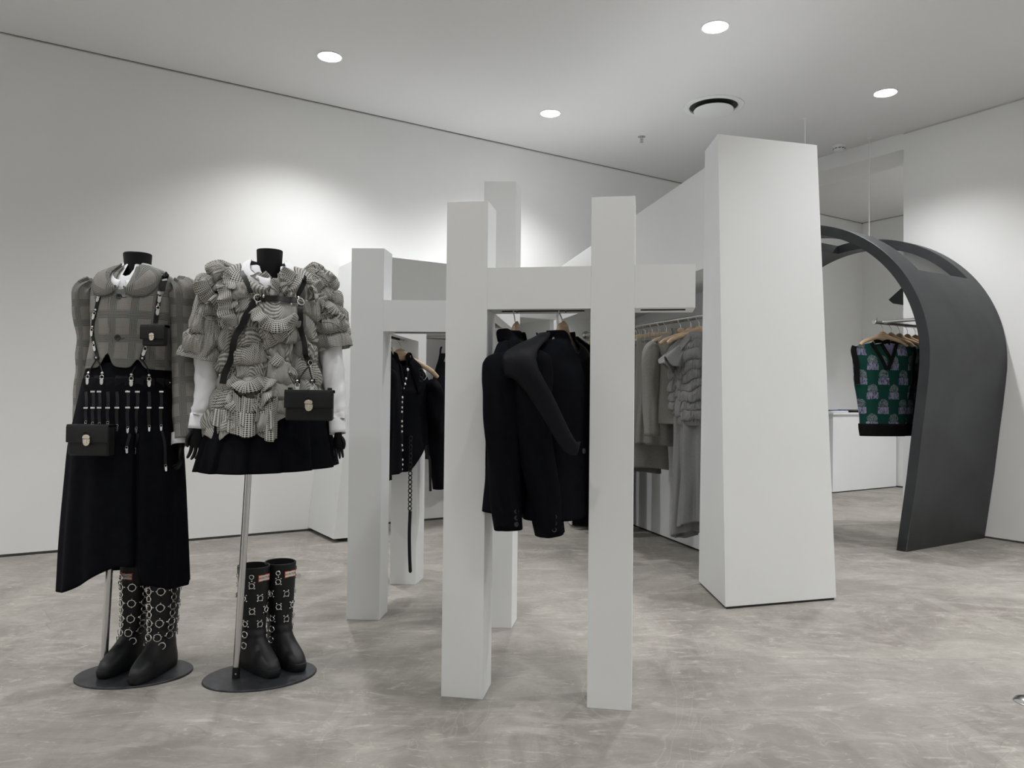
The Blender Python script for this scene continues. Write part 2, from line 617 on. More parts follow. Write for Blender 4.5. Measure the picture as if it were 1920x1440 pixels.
def body_collar(keys, side, zi, zo, gap=.16, off=.007, yaw=0.0, roll=.012, seg=48, wob=0.0, a_round=.80, scale=1.0):
    """half collar lying on a lofted body. zi / zo give the inner and outer height for a in 0..1 (nape to throat)"""
    def fn(a, b):
        ph = math.pi / 2 - a * (math.pi - gap)
        th = ph if side > 0 else math.pi - ph
        th += yaw * a
        i, o = zi(a), zo(a)
        if a > a_round:
            e = (a - a_round) / (1 - a_round)
            o = i + (o - i) * math.sqrt(max(0.0, 1 - e ** 2.6))
        z = i + (o - i) * b
        cx, cy, rx, ry = lerp_keys(keys, z)
        k = off + roll * math.sin(min(1, b * 1.0) * math.pi * .75 + .5)
        c, sn = math.cos(th), math.sin(th)
        q = V(cx + (rx * scale + k) * c, cy + (ry * scale + k) * sn, z + roll * .8 * math.sin(b * math.pi))
        if wob:
            q += V(nz(a * 7, b * 2, 1 + side), nz(a * 7, b * 2, 4 + side), nz(a * 6, b * 2, 9)) * wob * (.3 + b)
        return q
    mb = MB()
    mb.grid(fn, seg, 12, False, (.32, .10))
    return mb

# ================================================================== SETTING
UR2, UF = 6.62, 8.93            # second room from UR2 to UF
VO = 3.62                       # the opening in the right wall runs from VO to V1
# floor of the whole place
mb = MB(); mb.prism([W(U0, V0), W(UF, V0), W(UF, V1), W(U0, V1)], V(0, 0, -0.1))
struct('floor', mb, 'floor', smooth=False)
mb = MB(); mb.prism([W(U0, V0, CEIL), W(UF, V0, CEIL), W(UF, V1, CEIL), W(U0, V1, CEIL)], V(0, 0, 0.15))
struct('ceiling', mb, 'ceil', smooth=False)

def wallbox(name, a, b, z0=0.016, z1=CEIL - 0.012, thick=V(0, 0, 0)):
    mb = MB()
    mb.prism([V(a.x, a.y, z0), V(b.x, b.y, z0), V(b.x, b.y, z1), V(a.x, a.y, z1)], thick)
    return struct(name, mb, 'wall', smooth=False)
wallbox('wall_left', W(U0 - 0.2, V1), W(UF, V1), thick=EV * 0.2)
wallbox('wall_right', W(U1, V0), W(U1, VO), thick=EU * (UR2 - U1))
mb = MB(); mb.prism([W(U1, VO, 3.142), W(U1, V1, 3.142), W(U1, V1, CEIL), W(U1, VO, CEIL)], EU * (UR2 - U1))
struct('wall_header', mb, 'wall', smooth=False)
wallbox('wall_far', W(UF, V0), W(UF, V1), thick=EU * 0.2)
wallbox('wall_rear', W(U0, V0), W(UF, V0), thick=-EV * 0.2)
wallbox('wall_front', W(U0, V0), W(U0, V1), thick=-EU * 0.2)
# shadow gaps at the foot and head of the walls
def gapstrip(name, a, b, n, z0, z1):
    gm = 'gap2' if z0 > 1 else 'gap'
    mb = MB(); mb.prism([V(a.x, a.y, z0), V(b.x, b.y, z0), V(b.x, b.y, z1), V(a.x, a.y, z1)], n)
    struct(name, mb, gm, smooth=False)
gapstrip('baseboard_left', W(U0, V1 + .012), W(UF, V1 + .012), EV * 0.15, 0.0, 0.018)
gapstrip('baseboard_right', W(U1 + .012, V0), W(U1 + .012, VO - .012), EU * 0.2, 0.0, 0.018)
gapstrip('baseboard_far', W(UF + .012, V0), W(UF + .012, V1), EU * 0.15, 0.0, 0.018)
gapstrip('trim_1', W(U0, V1 + .008), W(UF, V1 + .008), EV * 0.15, CEIL - 0.014, CEIL)
gapstrip('trim_2', W(U1 + .008, V0), W(U1 + .008, VO), EU * 0.15, CEIL - 0.014, CEIL)
gapstrip('trim_3', W(UF + .008, V0), W(UF + .008, V1), EU * 0.15, CEIL - 0.014, CEIL)

# ------------------------------------------------------------------ ceiling lights and fittings
def downlight(u, v, label, on=True, watts=None):
    p = W(u, v, CEIL)
    t = thing('ceiling_downlight', label, 'ceiling light', p, 0, 'recessed ceiling downlights')
    mb = MB()
    mb.lathe((0, 0, 0), [(0.088, 0.0), (0.088, -0.0035), (0.082, -0.005), (0.076, -0.003), (0.074, -0.001), (0.074, 0.0)], 40)
    obj('trim_ring', mb, 'white', t)
    mb = MB(); mb.lathe((0, 0, 0), [(0.074, -0.0005), (0.074, -0.0028), (0.05, -0.0032), (0.0, -0.0034)], 40)
    obj('diffuser', mb, 'lamp', t)
    ld = bpy.data.lights.new('downlight_beam', 'SPOT')
    ld.energy = watts or SPOT_W
    ld.spot_size = math.radians(SPOT_CONE)
    ld.spot_blend = 1.0
    ld.shadow_soft_size = 0.045
    ld.color = LIGHT_COL
    lo = bpy.data.objects.new('downlight_beam', ld)
    COL.objects.link(lo)
    lo.location = (0, 0, -0.055)
    lo.parent = t
LU = [-3.7, -1.9, -0.1, 1.70, 3.50, 5.28]
LV = [4.93, 3.22, 1.5, -0.2, -1.9]
for iu, u in enumerate(LU):
    for iv, v in enumerate(LV):
        if (iu, iv) in ((5, 0), (2, 0)):
            continue
        lab = {(3, 0): 'round recessed downlight above the two mannequins, lit, in the grey ceiling',
               (4, 0): 'small lit round downlight above the tallest gate post, smallest of the four in view',
               (4, 1): 'round lit downlight nearest the top edge, in front of the round air vent',
               (5, 1): 'round lit downlight near the right wall, above the black steel arch'}.get((iu, iv),
               'round recessed downlight outside the picture')
        downlight(u, v, lab, watts=SPOT_W * ((0.35 if iu == 3 else 0.65 if iu == 2 else 1.0) if v > 4 or iv == 1 and v > 2 else (0.35, 0.35, 0.35, 0.5, 0.85, 0.95)[iu]) if not (iv == 0) else SPOT_W)
downlight(7.0, 3.35, 'unseen round downlight added to brighten the second room', watts=SPOT_W * 1.3)  # these lamps are added out of view to lift the second room
downlight(8.2, 3.1, 'unseen round downlight added to brighten the second room', watts=SPOT_W * 1.5)
downlight(7.7, 1.4, 'unseen round downlight added to brighten the second room', watts=SPOT_W)

p = atZ(1338, 199, CEIL)
t = thing('air_vent', 'round white ceiling air vent with a dark ring gap', 'ceiling vent', p)
mb = MB(); mb.lathe((0, 0, 0), [(0.225, 0.0), (0.225, -0.008), (0.205, -0.014), (0.183, -0.010), (0.172, 0.02), (0.172, 0.0)], 64)
obj('outer_ring', mb, 'white', t)
mb = MB(); mb.lathe((0, 0, 0), [(0.176, -0.001), (0.176, -0.002), (0.0, -0.002)], 64)
obj('throat', mb, 'slot', t)
mb = MB(); mb.lathe((0, 0, 0), [(0.143, -0.026), (0.150, -0.034), (0.146, -0.040), (0.12, -0.043), (0.0, -0.045)], 64)
obj('disc', mb, 'white', t)

p = atZ(1203, 256, CEIL)
t = thing('fire_sprinkler', 'small chrome ceiling sprinkler head left of the round vent', 'sprinkler', p)
mb = MB(); mb.lathe((0, 0, 0), [(0.033, 0.0), (0.033, -0.004), (0.022, -0.008), (0.012, -0.008)], 24)
obj('rosette', mb, 'chrome', t)
mb = MB(); mb.lathe((0, 0, 0), [(0.009, -0.006), (0.009, -0.03), (0.005, -0.034), (0.005, -0.045)], 12)
mb.tube([(-.012, 0, -.02), (-.014, 0, -.034), (0, 0, -.046), (.014, 0, -.034), (.012, 0, -.02)], .0025, 6)
mb.lathe((0, 0, 0), [(0.017, -0.046), (0.017, -0.049)], 16)
obj('nozzle', mb, 'chrome', t)

p = W(6.05, 4.12, CEIL)
t = thing('smoke_detector', 'white round smoke detector on the ceiling near the opening', 'smoke detector', p)
mb = MB(); mb.lathe((0, 0, 0), [(0.058, 0.0), (0.058, -0.012), (0.053, -0.02)], 32)
obj('mounting_base', mb, 'white', t)
mb = MB(); mb.lathe((0, 0, 0), [(0.050, -0.018), (0.047, -0.034), (0.036, -0.046), (0.0, -0.05)], 32)
obj('cover', mb, 'white', t)
mb = MB()
for k in range(10):
    a = 2 * math.pi * k / 10
    mb.box((0.0485 * math.cos(a), 0.0485 * math.sin(a), -0.029), (0.003, 0.02, 0.006), (V(math.cos(a), math.sin(a), 0), V(-math.sin(a), math.cos(a), 0), V(0, 0, 1)))
obj('sensor_slots', mb, 'slot', t)

p = V(1.80, 2.66, 0)
t = tag(obj('floor_stud', MB().lathe((0, 0, 0), [(0.055, 0.0), (0.055, 0.003), (0.048, 0.010), (0.03, 0.016), (0.0, 0.019)], 40), 'chrome'),
        'domed metal stud set in the concrete floor at the right edge', 'floor stud')
t.location = p

# ------------------------------------------------------------------ gate-shaped display frames
def solid(mb, fl, depth_dir, z0, z1):
    pass

def beam_with_slot(A, B, D, z0, z1, s0, s1):
    """beam from A to B (front lower edge, xy), depth vector D; slot between fractions s0..s1 in its underside"""
    d = (B - A)
    L = d.length
    d = d.normalized()
    Dn = D.normalized()
    dep = D.length
    mb = MB()
    def P(t, w_, z):
        q = A + d * t + Dn * w_
        return V(q.x, q.y, z)
    def sect(t0, t1, pts):
        n = len(pts)
        lo = [P(t0, a, z) for a, z in pts]
        mb.prism(lo, d * (t1 - t0))
    full = [(0, z0), (dep, z0), (dep, z1), (0, z1)]
    m0, m1 = dep * 0.30, dep * 0.64
    groove = [(0, z0), (m0, z0), (m0, z0 + .035), (m1, z0 + .035), (m1, z0), (dep, z0), (dep, z1), (0, z1)]
    sect(0, L * s0, full)
    sect(L * s0, L * s1, groove)
    sect(L * s1, L, full)
    sl = MB()
    a = P(L * s0, m0 + .001, z0 + .031); 
    sl.prism([P(L * s0, m0 + .001, z0 + .033), P(L * s0, m1 - .001, z0 + .033), P(L * s0, m1 - .001, z0 + .001), P(L * s0, m1 - .004, z0 + .001), P(L * s0, m1 - .004, z0 + .030), P(L * s0, m0 + .004, z0 + .030), P(L * s0, m0 + .004, z0 + .001), P(L * s0, m0 + .001, z0 + .001)], d * L * (s1 - s0))
    rod = MB()
    mid = (m0 + m1) / 2
    rod.tube([P(L * s0, mid, z0 + .018), P(L * s1, mid, z0 + .018)], .004, 8)
    return mb, sl, rod

def post(A, B, D, h, lean=V(0, 0, 0)):
    mb = MB()
    lo = [V(A.x, A.y, 0), V(B.x, B.y, 0), V(B.x + D.x, B.y + D.y, 0), V(A.x + D.x, A.y + D.y, 0)]
    hi = [p + V(lean.x, lean.y, h) for p in lo]
    mb.hexa(lo, hi)
    return mb
ZB0, ZB1 = 1.331, 1.474
# gate C (front)
ang = math.radians(-9.6)
d = V(math.cos(ang), math.sin(ang), 0)
n = V(-math.sin(ang), math.cos(ang), 0)
A0 = V(-.232, 2.657, 0)
CG = {'A0': A0, 'd': d, 'n': n}
t = thing('display_gate', 'front white gate-shaped clothes frame with two tall posts and a stub arm', 'display frame', A0 + d * .32)
Wp = .146
def P_(t_, w_=0.0):
    return A0 + d * t_ + n * w_
obj('post', post(P_(0), P_(Wp), n * Wp, 1.706), 'white', t, smooth=False, world=True, bevel=.0012)
obj('post', post(P_(.500), P_(.500 + Wp), n * Wp, 1.706), 'white', t, smooth=False, world=True, bevel=.0012)
c3a = V(-.135, 3.452, 0); c3b = V(.010, 3.444, 0); n3 = V(.165, .986, 0)
obj('post', post(c3a, c3b, n3 * .148, 2.005), 'white', t, smooth=False, world=True, bevel=.0012)
mb, sl, rod = beam_with_slot(P_(Wp), P_(.500), n * Wp, ZB0, ZB1, .10, .93)
o = obj('crossbeam', mb, 'white', t, smooth=False, world=True)
obj('rail_slot', sl, 'slot', o, smooth=False, world=True); obj('hanging_rod', rod, 'slot', o, world=True)
mb, sl, rod = beam_with_slot(P_(.500 + Wp), P_(.843), n * Wp, ZB0 + .001, ZB1 + .001, .10, .86)
o = obj('stub_arm', mb, 'white', t, smooth=False, world=True)
obj('rail_slot', sl, 'slot', o, smooth=False, world=True); obj('hanging_rod', rod, 'slot', o, world=True)
# beam running back to the tall post
bA = P_(Wp, Wp); bB = c3b
mb, sl, rod = beam_with_slot(bA, bB, P_(0, Wp) - P_(Wp, Wp), ZB0, ZB1, .08, .85)
o = obj('crossbeam', mb, 'white', t, smooth=False, world=True)
obj('rail_slot', sl, 'slot', o, smooth=False, world=True); obj('hanging_rod', rod, 'slot', o, world=True)

# gate D (behind, left)
D0 = V(-.750, 3.550, 0)
ang2 = math.radians(-1.5)
d2 = V(math.cos(ang2), math.sin(ang2), 0)
n2 = V(.10, .995, 0)
t = thing('display_gate', 'rear left white gate-shaped clothes frame with a low beam behind the mannequins', 'display frame', D0 + d2 * .3)
def Q_(t_, w_=0.0):
    return D0 + d2 * t_ + n2 * w_
obj('post', post(Q_(0), Q_(.152), n2 * .145, 1.714), 'white', t, smooth=False, world=True, bevel=.0012)
obj('post', post(Q_(.485), Q_(.615), n2 * .13, 1.60), 'white', t, smooth=False, world=True, bevel=.0012)
e0 = V(-.657, 4.223, 0); e1 = V(-.515, 4.215, 0)
obj('post', post(e0, e1, V(.024, .165, 0), ZB1), 'white', t, smooth=False, world=True, bevel=.0012)
mb, sl, rod = beam_with_slot(Q_(.152), Q_(.485), n2 * .14, ZB0 - .002, ZB1, .10, .95)
o = obj('crossbeam', mb, 'white', t, smooth=False, world=True)
obj('rail_slot', sl, 'slot', o, smooth=False, world=True); obj('hanging_rod', rod, 'slot', o, world=True)
mb, sl, rod = beam_with_slot(Q_(.152, .14), e1, Q_(0, .14) - Q_(.152, .14), ZB0, ZB1 - .001, .10, .92)
o = obj('crossbeam', mb, 'white', t, smooth=False, world=True)
obj('rail_slot', sl, 'slot', o, smooth=False, world=True); obj('hanging_rod', rod, 'slot', o, world=True)

# ------------------------------------------------------------------ big tapered pillar
mb = MB()
lo = [V(1.059, 3.788, .012), V(1.690, 3.992, .012), V(1.72, 4.56, .012), V(1.057, 4.317, .012)]
hi = [atZ(1346, 251, 2.36), atZ(1532, 272, 2.36), V(1.62, 4.45, 2.36), atZ(1322, 283, 2.36)]
mb.hexa(lo, hi)
t = tag(obj('tapered_pillar', mb, 'white', smooth=False, bevel=.0015), 'large white tapered pillar, widest and tallest block, between clothes rail and black arch', 'pillar')
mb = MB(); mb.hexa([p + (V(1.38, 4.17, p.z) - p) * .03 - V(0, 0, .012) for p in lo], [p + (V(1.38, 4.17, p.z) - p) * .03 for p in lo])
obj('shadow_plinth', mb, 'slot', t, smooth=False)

# ------------------------------------------------------------------ wall alcove unit (W1)
VF = 5.185
t = thing('wall_alcove', 'long white angular alcove unit along the wall behind the gates', 'display unit', W(2.8, 5.5))
# left wing: leaning solid
mb = MB()
lo = [W(1.868, V1 - .003, .028), W(1.868, VF, .028), W(2.02, VF, .028), W(2.02, V1 - .003, .028)]
hi = [W(2.085, V1 - .003, 2.03), W(2.05, VF - .065, 2.03), W(2.20, VF - .065, 2.03), W(2.20, V1 - .003, 2.03)]
mb.hexa(lo, hi)
obj('side_panel', mb, 'white', t, smooth=False, world=True)
mb = MB(); mb.prism([W(1.93, V1 - .01, 0), W(1.93, VF + .06, 0), W(2.0, VF + .06, 0), W(2.0, V1 - .01, 0)], V(0, 0, .03))
obj('recessed_foot', mb, 'slot', t, smooth=False, world=True)
mb = MB(); mb.prism([W(2.10, VF, 1.68), W(3.76, VF, 1.68), W(3.76, VF - .065, 2.03), W(2.10, VF - .065, 2.03)], EV * .095)
obj('fascia', mb, 'white', t, smooth=False, world=True)
mb = MB(); mb.prism([W(2.10, VF + .03, 2.0), W(3.74, VF + .03, 2.0), W(3.74, V1 - .003, 2.0), W(2.10, V1 - .003, 2.0)], V(0, 0, .028))
obj('top_panel', mb, 'white', t, smooth=False, world=True)
mb = MB(); mb.prism([W(2.12, VF + .03, 1.682), W(3.74, VF + .03, 1.682), W(3.74, V1 - .003, 1.682), W(2.12, V1 - .003, 1.682)], V(0, 0, .02))
obj('soffit', mb, 'white', t, smooth=False, world=True)
mb = MB(); mb.prism([W(3.72, VF + .03, .028), W(3.72, V1 - .003, .028), W(3.76, V1 - .003, .028), W(3.76, VF + .03, .028)], V(0, 0, 1.98))  # hidden end wall, added to keep side light out of the alcove
obj('side_panel', mb, 'white', t, smooth=False, world=True)
ps = atV(812, 773, 5.60)
mb = MB(); mb.prism([W(2.10, 5.44, ps.z - .03), W(3.00, 5.44, ps.z - .03), W(3.00, V1 - .003, ps.z - .03), W(2.10, V1 - .003, ps.z - .03)], V(0, 0, .03))
obj('shelf', mb, 'white', t, smooth=False, world=True)
mb = MB(); mb.tube([W(2.12, 5.50, 1.50), W(3.74, 5.50, 1.50)], .0125, 14)
obj('clothes_rail', mb, 'chrome', t, world=True)
SHELF_Z = ps.z

# ------------------------------------------------------------------ side alcove unit (W2) with the grey clothes
def mp(a, b, t_):
    return a + (b - a) * t_
t = thing('side_alcove', 'tall white alcove with sloping top edge holding the rail of grey clothes', 'display unit', V(1.2, 5.2, 0))
fA, fB = V(.39, 6.20, 0), V(1.20, 4.00, 0)           # fascia line (top)
K0 = V(.485, 6.18, 0)
fd = (fB - fA).normalized()
fn_ = V(-fd.y, fd.x, 0)                                # to the back of the alcove
if fn_.x < 0: fn_ = -fn_
tA = atY(1051, 499, 6.20).z
tl = lambda q: tA + (2.36 - tA) * (q - fA).length / (fB - fA).length * 1.10
zb = lambda q: 1.663 + (1.77 - 1.663) * (q - fA).length / 1.96
# fascia with sloping top
mb = MB()
mb.prism([V(fA.x, fA.y, zb(fA)), V(fB.x, fB.y, zb(fB)), V(fB.x, fB.y, tl(fB)), V(fA.x, fA.y, tl(fA))], fn_ * .04)
obj('fascia', mb, 'white', t, smooth=False, world=True)
# end panel that faces the camera (leans from base K0 to top fA)
K1 = V(1.02, 6.27, 0)
gA = fA + V(.60, .10, 0)
mb = MB()
mb.hexa([V(K0.x, K0.y, 0.012), V(K1.x, K1.y, .012), V(K1.x + .04, K1.y + .30, .012), V(K0.x - .01, K0.y + .12, .012)],
        [V(fA.x, fA.y, tl(fA)), V(gA.x, gA.y, tl(fA) - .15), V(gA.x + .04, gA.y + .30, tl(fA) - .15), V(fA.x - .045, fA.y + .36, tl(fA))])
obj('end_panel', mb, 'white', t, smooth=False, world=True)
# back panel along the base line
bA_, bB_ = V(.95, 6.385, 0), V(1.39, 4.815, 0)
bd = (bB_ - bA_).normalized()
bn = V(-bd.y, bd.x, 0)
if bn.x < 0: bn = -bn
mb = MB()
mb.prism([V(bA_.x, bA_.y, .014), V(bB_.x, bB_.y, .014), V(bB_.x, bB_.y, 2.2), V(bA_.x, bA_.y, 1.95)], bn * .04)
obj('back_panel', mb, 'white', t, smooth=False, world=True)
mb = MB(); mb.prism([V(bA_.x, bA_.y, 0) + bn * .008, V(bB_.x, bB_.y, 0) + bn * .008, V(bB_.x, bB_.y, .016) + bn * .008, V(bA_.x, bA_.y, .016) + bn * .008], bn * .03)
obj('shadow_plinth', mb, 'slot', t, smooth=False, world=True)
# soffit
mb = MB()
q0, q1 = fA + fn_ * .02, fB + fn_ * .02
q2, q3 = bB_ + bn * .02, V(1.02, 6.40, 0)
mb.prism([V(q0.x, q0.y, zb(q0) + .002), V(q1.x, q1.y, zb(q1) + .002), V(q2.x, q2.y, zb(q1) + .002), V(q3.x, q3.y, zb(q0) + .002)], V(0, 0, .03))
obj('soffit', mb, 'white', t, smooth=False, world=True)
# rail
R0, R1 = V(.585, 6.17, 1.536), V(1.40, 4.02, 1.536)
rd = (R1 - R0).normalized()
mb = MB(); mb.tube([R0, R1], .0165, 16)
rail = obj('clothes_rail', mb, 'chrome', t, world=True)
mb = MB(); mb.lathe(R0, [(.032, .0), (.032, .012), (.02, .018), (.02, .03)], 20, rd)
obj('rail_flange', mb, 'chrome', rail, world=True)

# ------------------------------------------------------------------ black steel arch
v0a, z0a, aa, ba = 3.96, 1.35, 1.145, 1.06
UA0, UA1 = 5.138, 6.19
TA = .072
def arch_curve(n=96, off=0.0):
    """half-outline from left leg foot over the top to the right leg foot, in (v, z)"""
    pts = []
    leg = [(2.975, 0.0), (2.905, .5), (2.868, .82), (2.845, 1.0), (2.827, 1.165), (2.816, 1.28)]
    for v, z in leg:
        pts.append((v, z))
    for k in range(0, 61):
        a = math.pi - math.pi * k / 60
        pts.append((v0a + aa * math.cos(a), z0a + ba * math.sin(a)))
    for v, z in reversed(leg):
        pts.append((2 * v0a - v, z))
    out = []
    for i, p in enumerate(pts):
        a = Vector(pts[max(i - 1, 0)]); b = Vector(pts[min(i + 1, len(pts) - 1)])
        tt = (b - a).normalized()
        nn = Vector((tt.y, -tt.x))
        out.append((p[0] + nn.x * off, p[1] + nn.y * off))
    return out
oc = arch_curve()
ic = arch_curve(off=TA)
ic[0] = (ic[0][0], 0.0); ic[-1] = (ic[-1][0], 0.0)
# hole limits measured in the curve parameter
def hole_rows(lo_z):
    return [i for i, p in enumerate(oc) if p[1] >= lo_z]
HZ = 1.955
nrow = len(oc)
ids = hole_rows(HZ)
top_i = max(range(nrow), key=lambda i: oc[i][1])
ucuts = [UA0, UA0 + .235, UA1 - .13, UA1]
hp = atU(1575.6, 470.8, ucuts[2])
hole_end = min(range(top_i, nrow), key=lambda i: abs(ic[i][0] - hp.dot(EV)))
holes = [(ids[0], hole_end)]
mb = MB()
def in_hole(i, c):
    return c == 1 and any(a <= i < b for a, b in holes)
vid = {}
def vtx(i, c, s):
    key = (i, c, s)
    if key not in vid:
        v_, z_ = (oc if s == 0 else ic)[i]
        vid[key] = len(mb.v)
        mb.v.append(W(ucuts[c], v_, z_)); mb.uv.append((0, 0))
    return vid[key]
for i in range(nrow - 1):
    for c in range(3):
        if in_hole(i, c):
            continue
        mb.f.append((vtx(i, c, 0), vtx(i, c + 1, 0), vtx(i + 1, c + 1, 0), vtx(i + 1, c, 0)))
        mb.f.append((vtx(i, c, 1), vtx(i + 1, c, 1), vtx(i + 1, c + 1, 1), vtx(i, c + 1, 1)))
        for (cc, side) in ((c, -1), (c + 1, 1)):
            nb = c + side
            if nb < 0 or nb > 2 or in_hole(i, nb):
                mb.f.append((vtx(i, cc, 0), vtx(i + 1, cc, 0), vtx(i + 1, cc, 1), vtx(i, cc, 1)))
        for (ii, di) in ((i, -1), (i + 1, 1)):
            j = i + di
            if j < 0 or j > nrow - 2 or in_hole(j, c):
                mb.f.append((vtx(ii, c, 0), vtx(ii, c + 1, 0), vtx(ii, c + 1, 1), vtx(ii, c, 1)))
mid = W((UA0 + UA1) / 2, v0a, 0)
arch = tag(obj('steel_arch', mb, 'steel', None, smooth=True, angle=35), 'black rolled steel horseshoe arch with cut-out openings standing against the right wall', 'arch')
b = arch.modifiers.new('edge', 'BEVEL'); b.width = .002; b.segments = 1; b.limit_method = 'ANGLE'; b.angle_limit = math.radians(50)
for px, py, u_, v_ in ((1510, 222, 5.24, 3.87), (1631, 258, 6.07, 3.845)):
    zt = max(z for v, z in oc if abs(v - v_) < .12)
    mb = MB(); mb.tube([W(u_, v_, zt - .02), W(u_, v_, CEIL)], .0045, 8)
    mb.lathe(W(u_, v_, CEIL), [(.02, 0), (.02, -.004), (.008, -.012)], 16)
    obj('suspension_rod', mb, 'white', arch)

# plinth in the second room
t = thing('display_plinth', 'white display plinth in the second room beyond the pillar', 'plinth', W(8.25, 5.5))
mb = MB(); mb.prism([W(7.66, 5.28, .012), W(8.90, 5.28, .012), W(8.90, V1 - .01, .012), W(7.66, V1 - .01, .012)], V(0, 0, .865))
obj('cabinet_body', mb, 'white', t, smooth=False, world=True, bevel=.001)
mb = MB(); mb.prism([W(7.63, 5.255, .877), W(8.91, 5.255, .877), W(8.91, V1 - .01, .877), W(7.63, V1 - .01, .877)], V(0, 0, .022))
obj('top', mb, 'white', t, smooth=False, world=True, bevel=.001)
mb = MB(); mb.prism([W(7.69, 5.30, 0), W(8.88, 5.30, 0), W(8.88, V1 - .02, 0), W(7.69, V1 - .02, 0)], V(0, 0, .014))
obj('shadow_plinth', mb, 'slot', t, smooth=False, world=True)

# black angular steel piece beyond the opening
uu = 8.2
mb = MB()
mb.prism([atU(1666, 562, uu), atU(1691, 539, uu), atU(1712, 520, uu), atU(1712, 575, uu), atU(1674, 569, uu)], EU * .12)
q_ = atU(1700, 535, uu)
mb.tube([V(q_.x, q_.y, q_.z), V(q_.x, q_.y, CEIL)], .006, 8)
tag(obj('hanging_steel_sculpture', mb, 'steel', smooth=False), 'black angular hanging steel piece in the second room behind the arch', 'sculpture')

# ================================================================== CLOTH AND FIGURE HELPERS
def cast(px, py, trees, off=0.004, fallback=2.75):
    o = V(0, 0, CAM_H)
    r = ray(px, py).normalized()
    best = None
    for tr in trees:
        loc, nrm, idx, dist = tr.ray_cast(o, r)
        if loc is not None and (best is None or dist < best[2]):
            best = (loc, nrm, dist)
    if best is None:
        p = atY(px, py, fallback)
        return p, V(0, -1, 0)
    loc, nrm, dist = best
    if nrm.dot(r) > 0:
        nrm = -nrm
    nrm = (nrm - r * 0.8).normalized()
    return loc + nrm * off, nrm

def px_path(pts, trees, off=0.004, n=None, fallback=2.75):
    """pixel polyline -> smooth 3-D path lying on the surfaces, with normals"""
    keys = [(i, float(p[0]), float(p[1])) for i, p in enumerate(pts)]
    n = n or (len(pts) - 1) * 6
    out = [cast(*lerp_keys(keys, (len(pts) - 1) * k / n), trees, off, fallback) for k in range(n + 1)]
    P = [p for p, _ in out]; N = [q for _, q in out]
    for _ in range(2):
        P = [P[0]] + [(P[i - 1] + P[i] * 2 + P[i + 1]) / 4 for i in range(1, len(P) - 1)] + [P[-1]]
        N = [N[0]] + [(N[i - 1] + N[i] * 2 + N[i + 1]).normalized() for i in range(1, len(N) - 1)] + [N[-1]]
    return P, N

def ribbon(mb, P, N, w, th=0.003):
    n = len(P)
    vs, uv, fs = [], [], []
    L = 0
    for i in range(n):
        t = (P[min(i + 1, n - 1)] - P[max(i - 1, 0)]).normalized()
        s_ = t.cross(N[i]).normalized()
        nn = s_.cross(t).normalized()
        if nn.dot(N[i]) < 0: nn = -nn
        ww = w if not callable(w) else w(i / (n - 1))
        for a, b in ((-.5, 0), (-.5, 1), (.5, 1), (.5, 0)):
            vs.append(P[i] + s_ * a * ww + nn * b * th); uv.append((a * ww, L))
        if i < n - 1: L += (P[i + 1] - P[i]).length
    for i in range(n - 1):
        for k in range(4):
            k2 = (k + 1) % 4
            fs.append((i * 4 + k, i * 4 + k2, (i + 1) * 4 + k2, (i + 1) * 4 + k))
    fs.append((3, 2, 1, 0)); m_ = (n - 1) * 4
    fs.append((m_, m_ + 1, m_ + 2, m_ + 3))
    return mb.add(vs, fs, uv)

def axes(t, nrm):
    t = t.normalized()
    x = t.cross(nrm).normalized()
    n = x.cross(t).normalized()
    if n.dot(nrm) < 0: n = -n
    return x, n, t

def plate_outline(mb, c, ax, pts, th):
    """thin shaped plate: pts (a, b) in the x / t plane"""
    x, n, t = ax
    mb.prism([c + x * a + t * b for a, b in pts], n * th)
    return mb

def garter_clip(parent, c, nrm, down, s=1.0, name='garter_clip'):
    """nickel clip hanging from point c: ring, jaw and lever as one pressed piece"""
    ax = axes(down, nrm)
    x, n, t = ax
    mb = MB()
    mb.ring(c + n * .002 + t * .004 * s, n, .0065 * s, .0012 * s, 14, 5)
    mb.box(c + n * .003 + t * .011 * s, (.015 * s, .003 * s, .0035 * s), (x, n, t))
    o2 = [(-.0045 * s, .012 * s), (.0045 * s, .012 * s), (.0062 * s, .018 * s), (.0058 * s, .028 * s), (.003 * s, .034 * s), (-.003 * s, .034 * s), (-.0058 * s, .028 * s), (-.0062 * s, .018 * s)]
    plate_outline(mb, c + n * .001, ax, o2, .004 * s)
    return obj(name, mb, 'nickel', parent, world=True, bevel=.0005)

def rivet_mb(mb, c, n, r=.0035):
    mb.lathe(c, [(r, 0), (r, .001), (r * .75, .0022), (0.0001, .003)], 10, n)

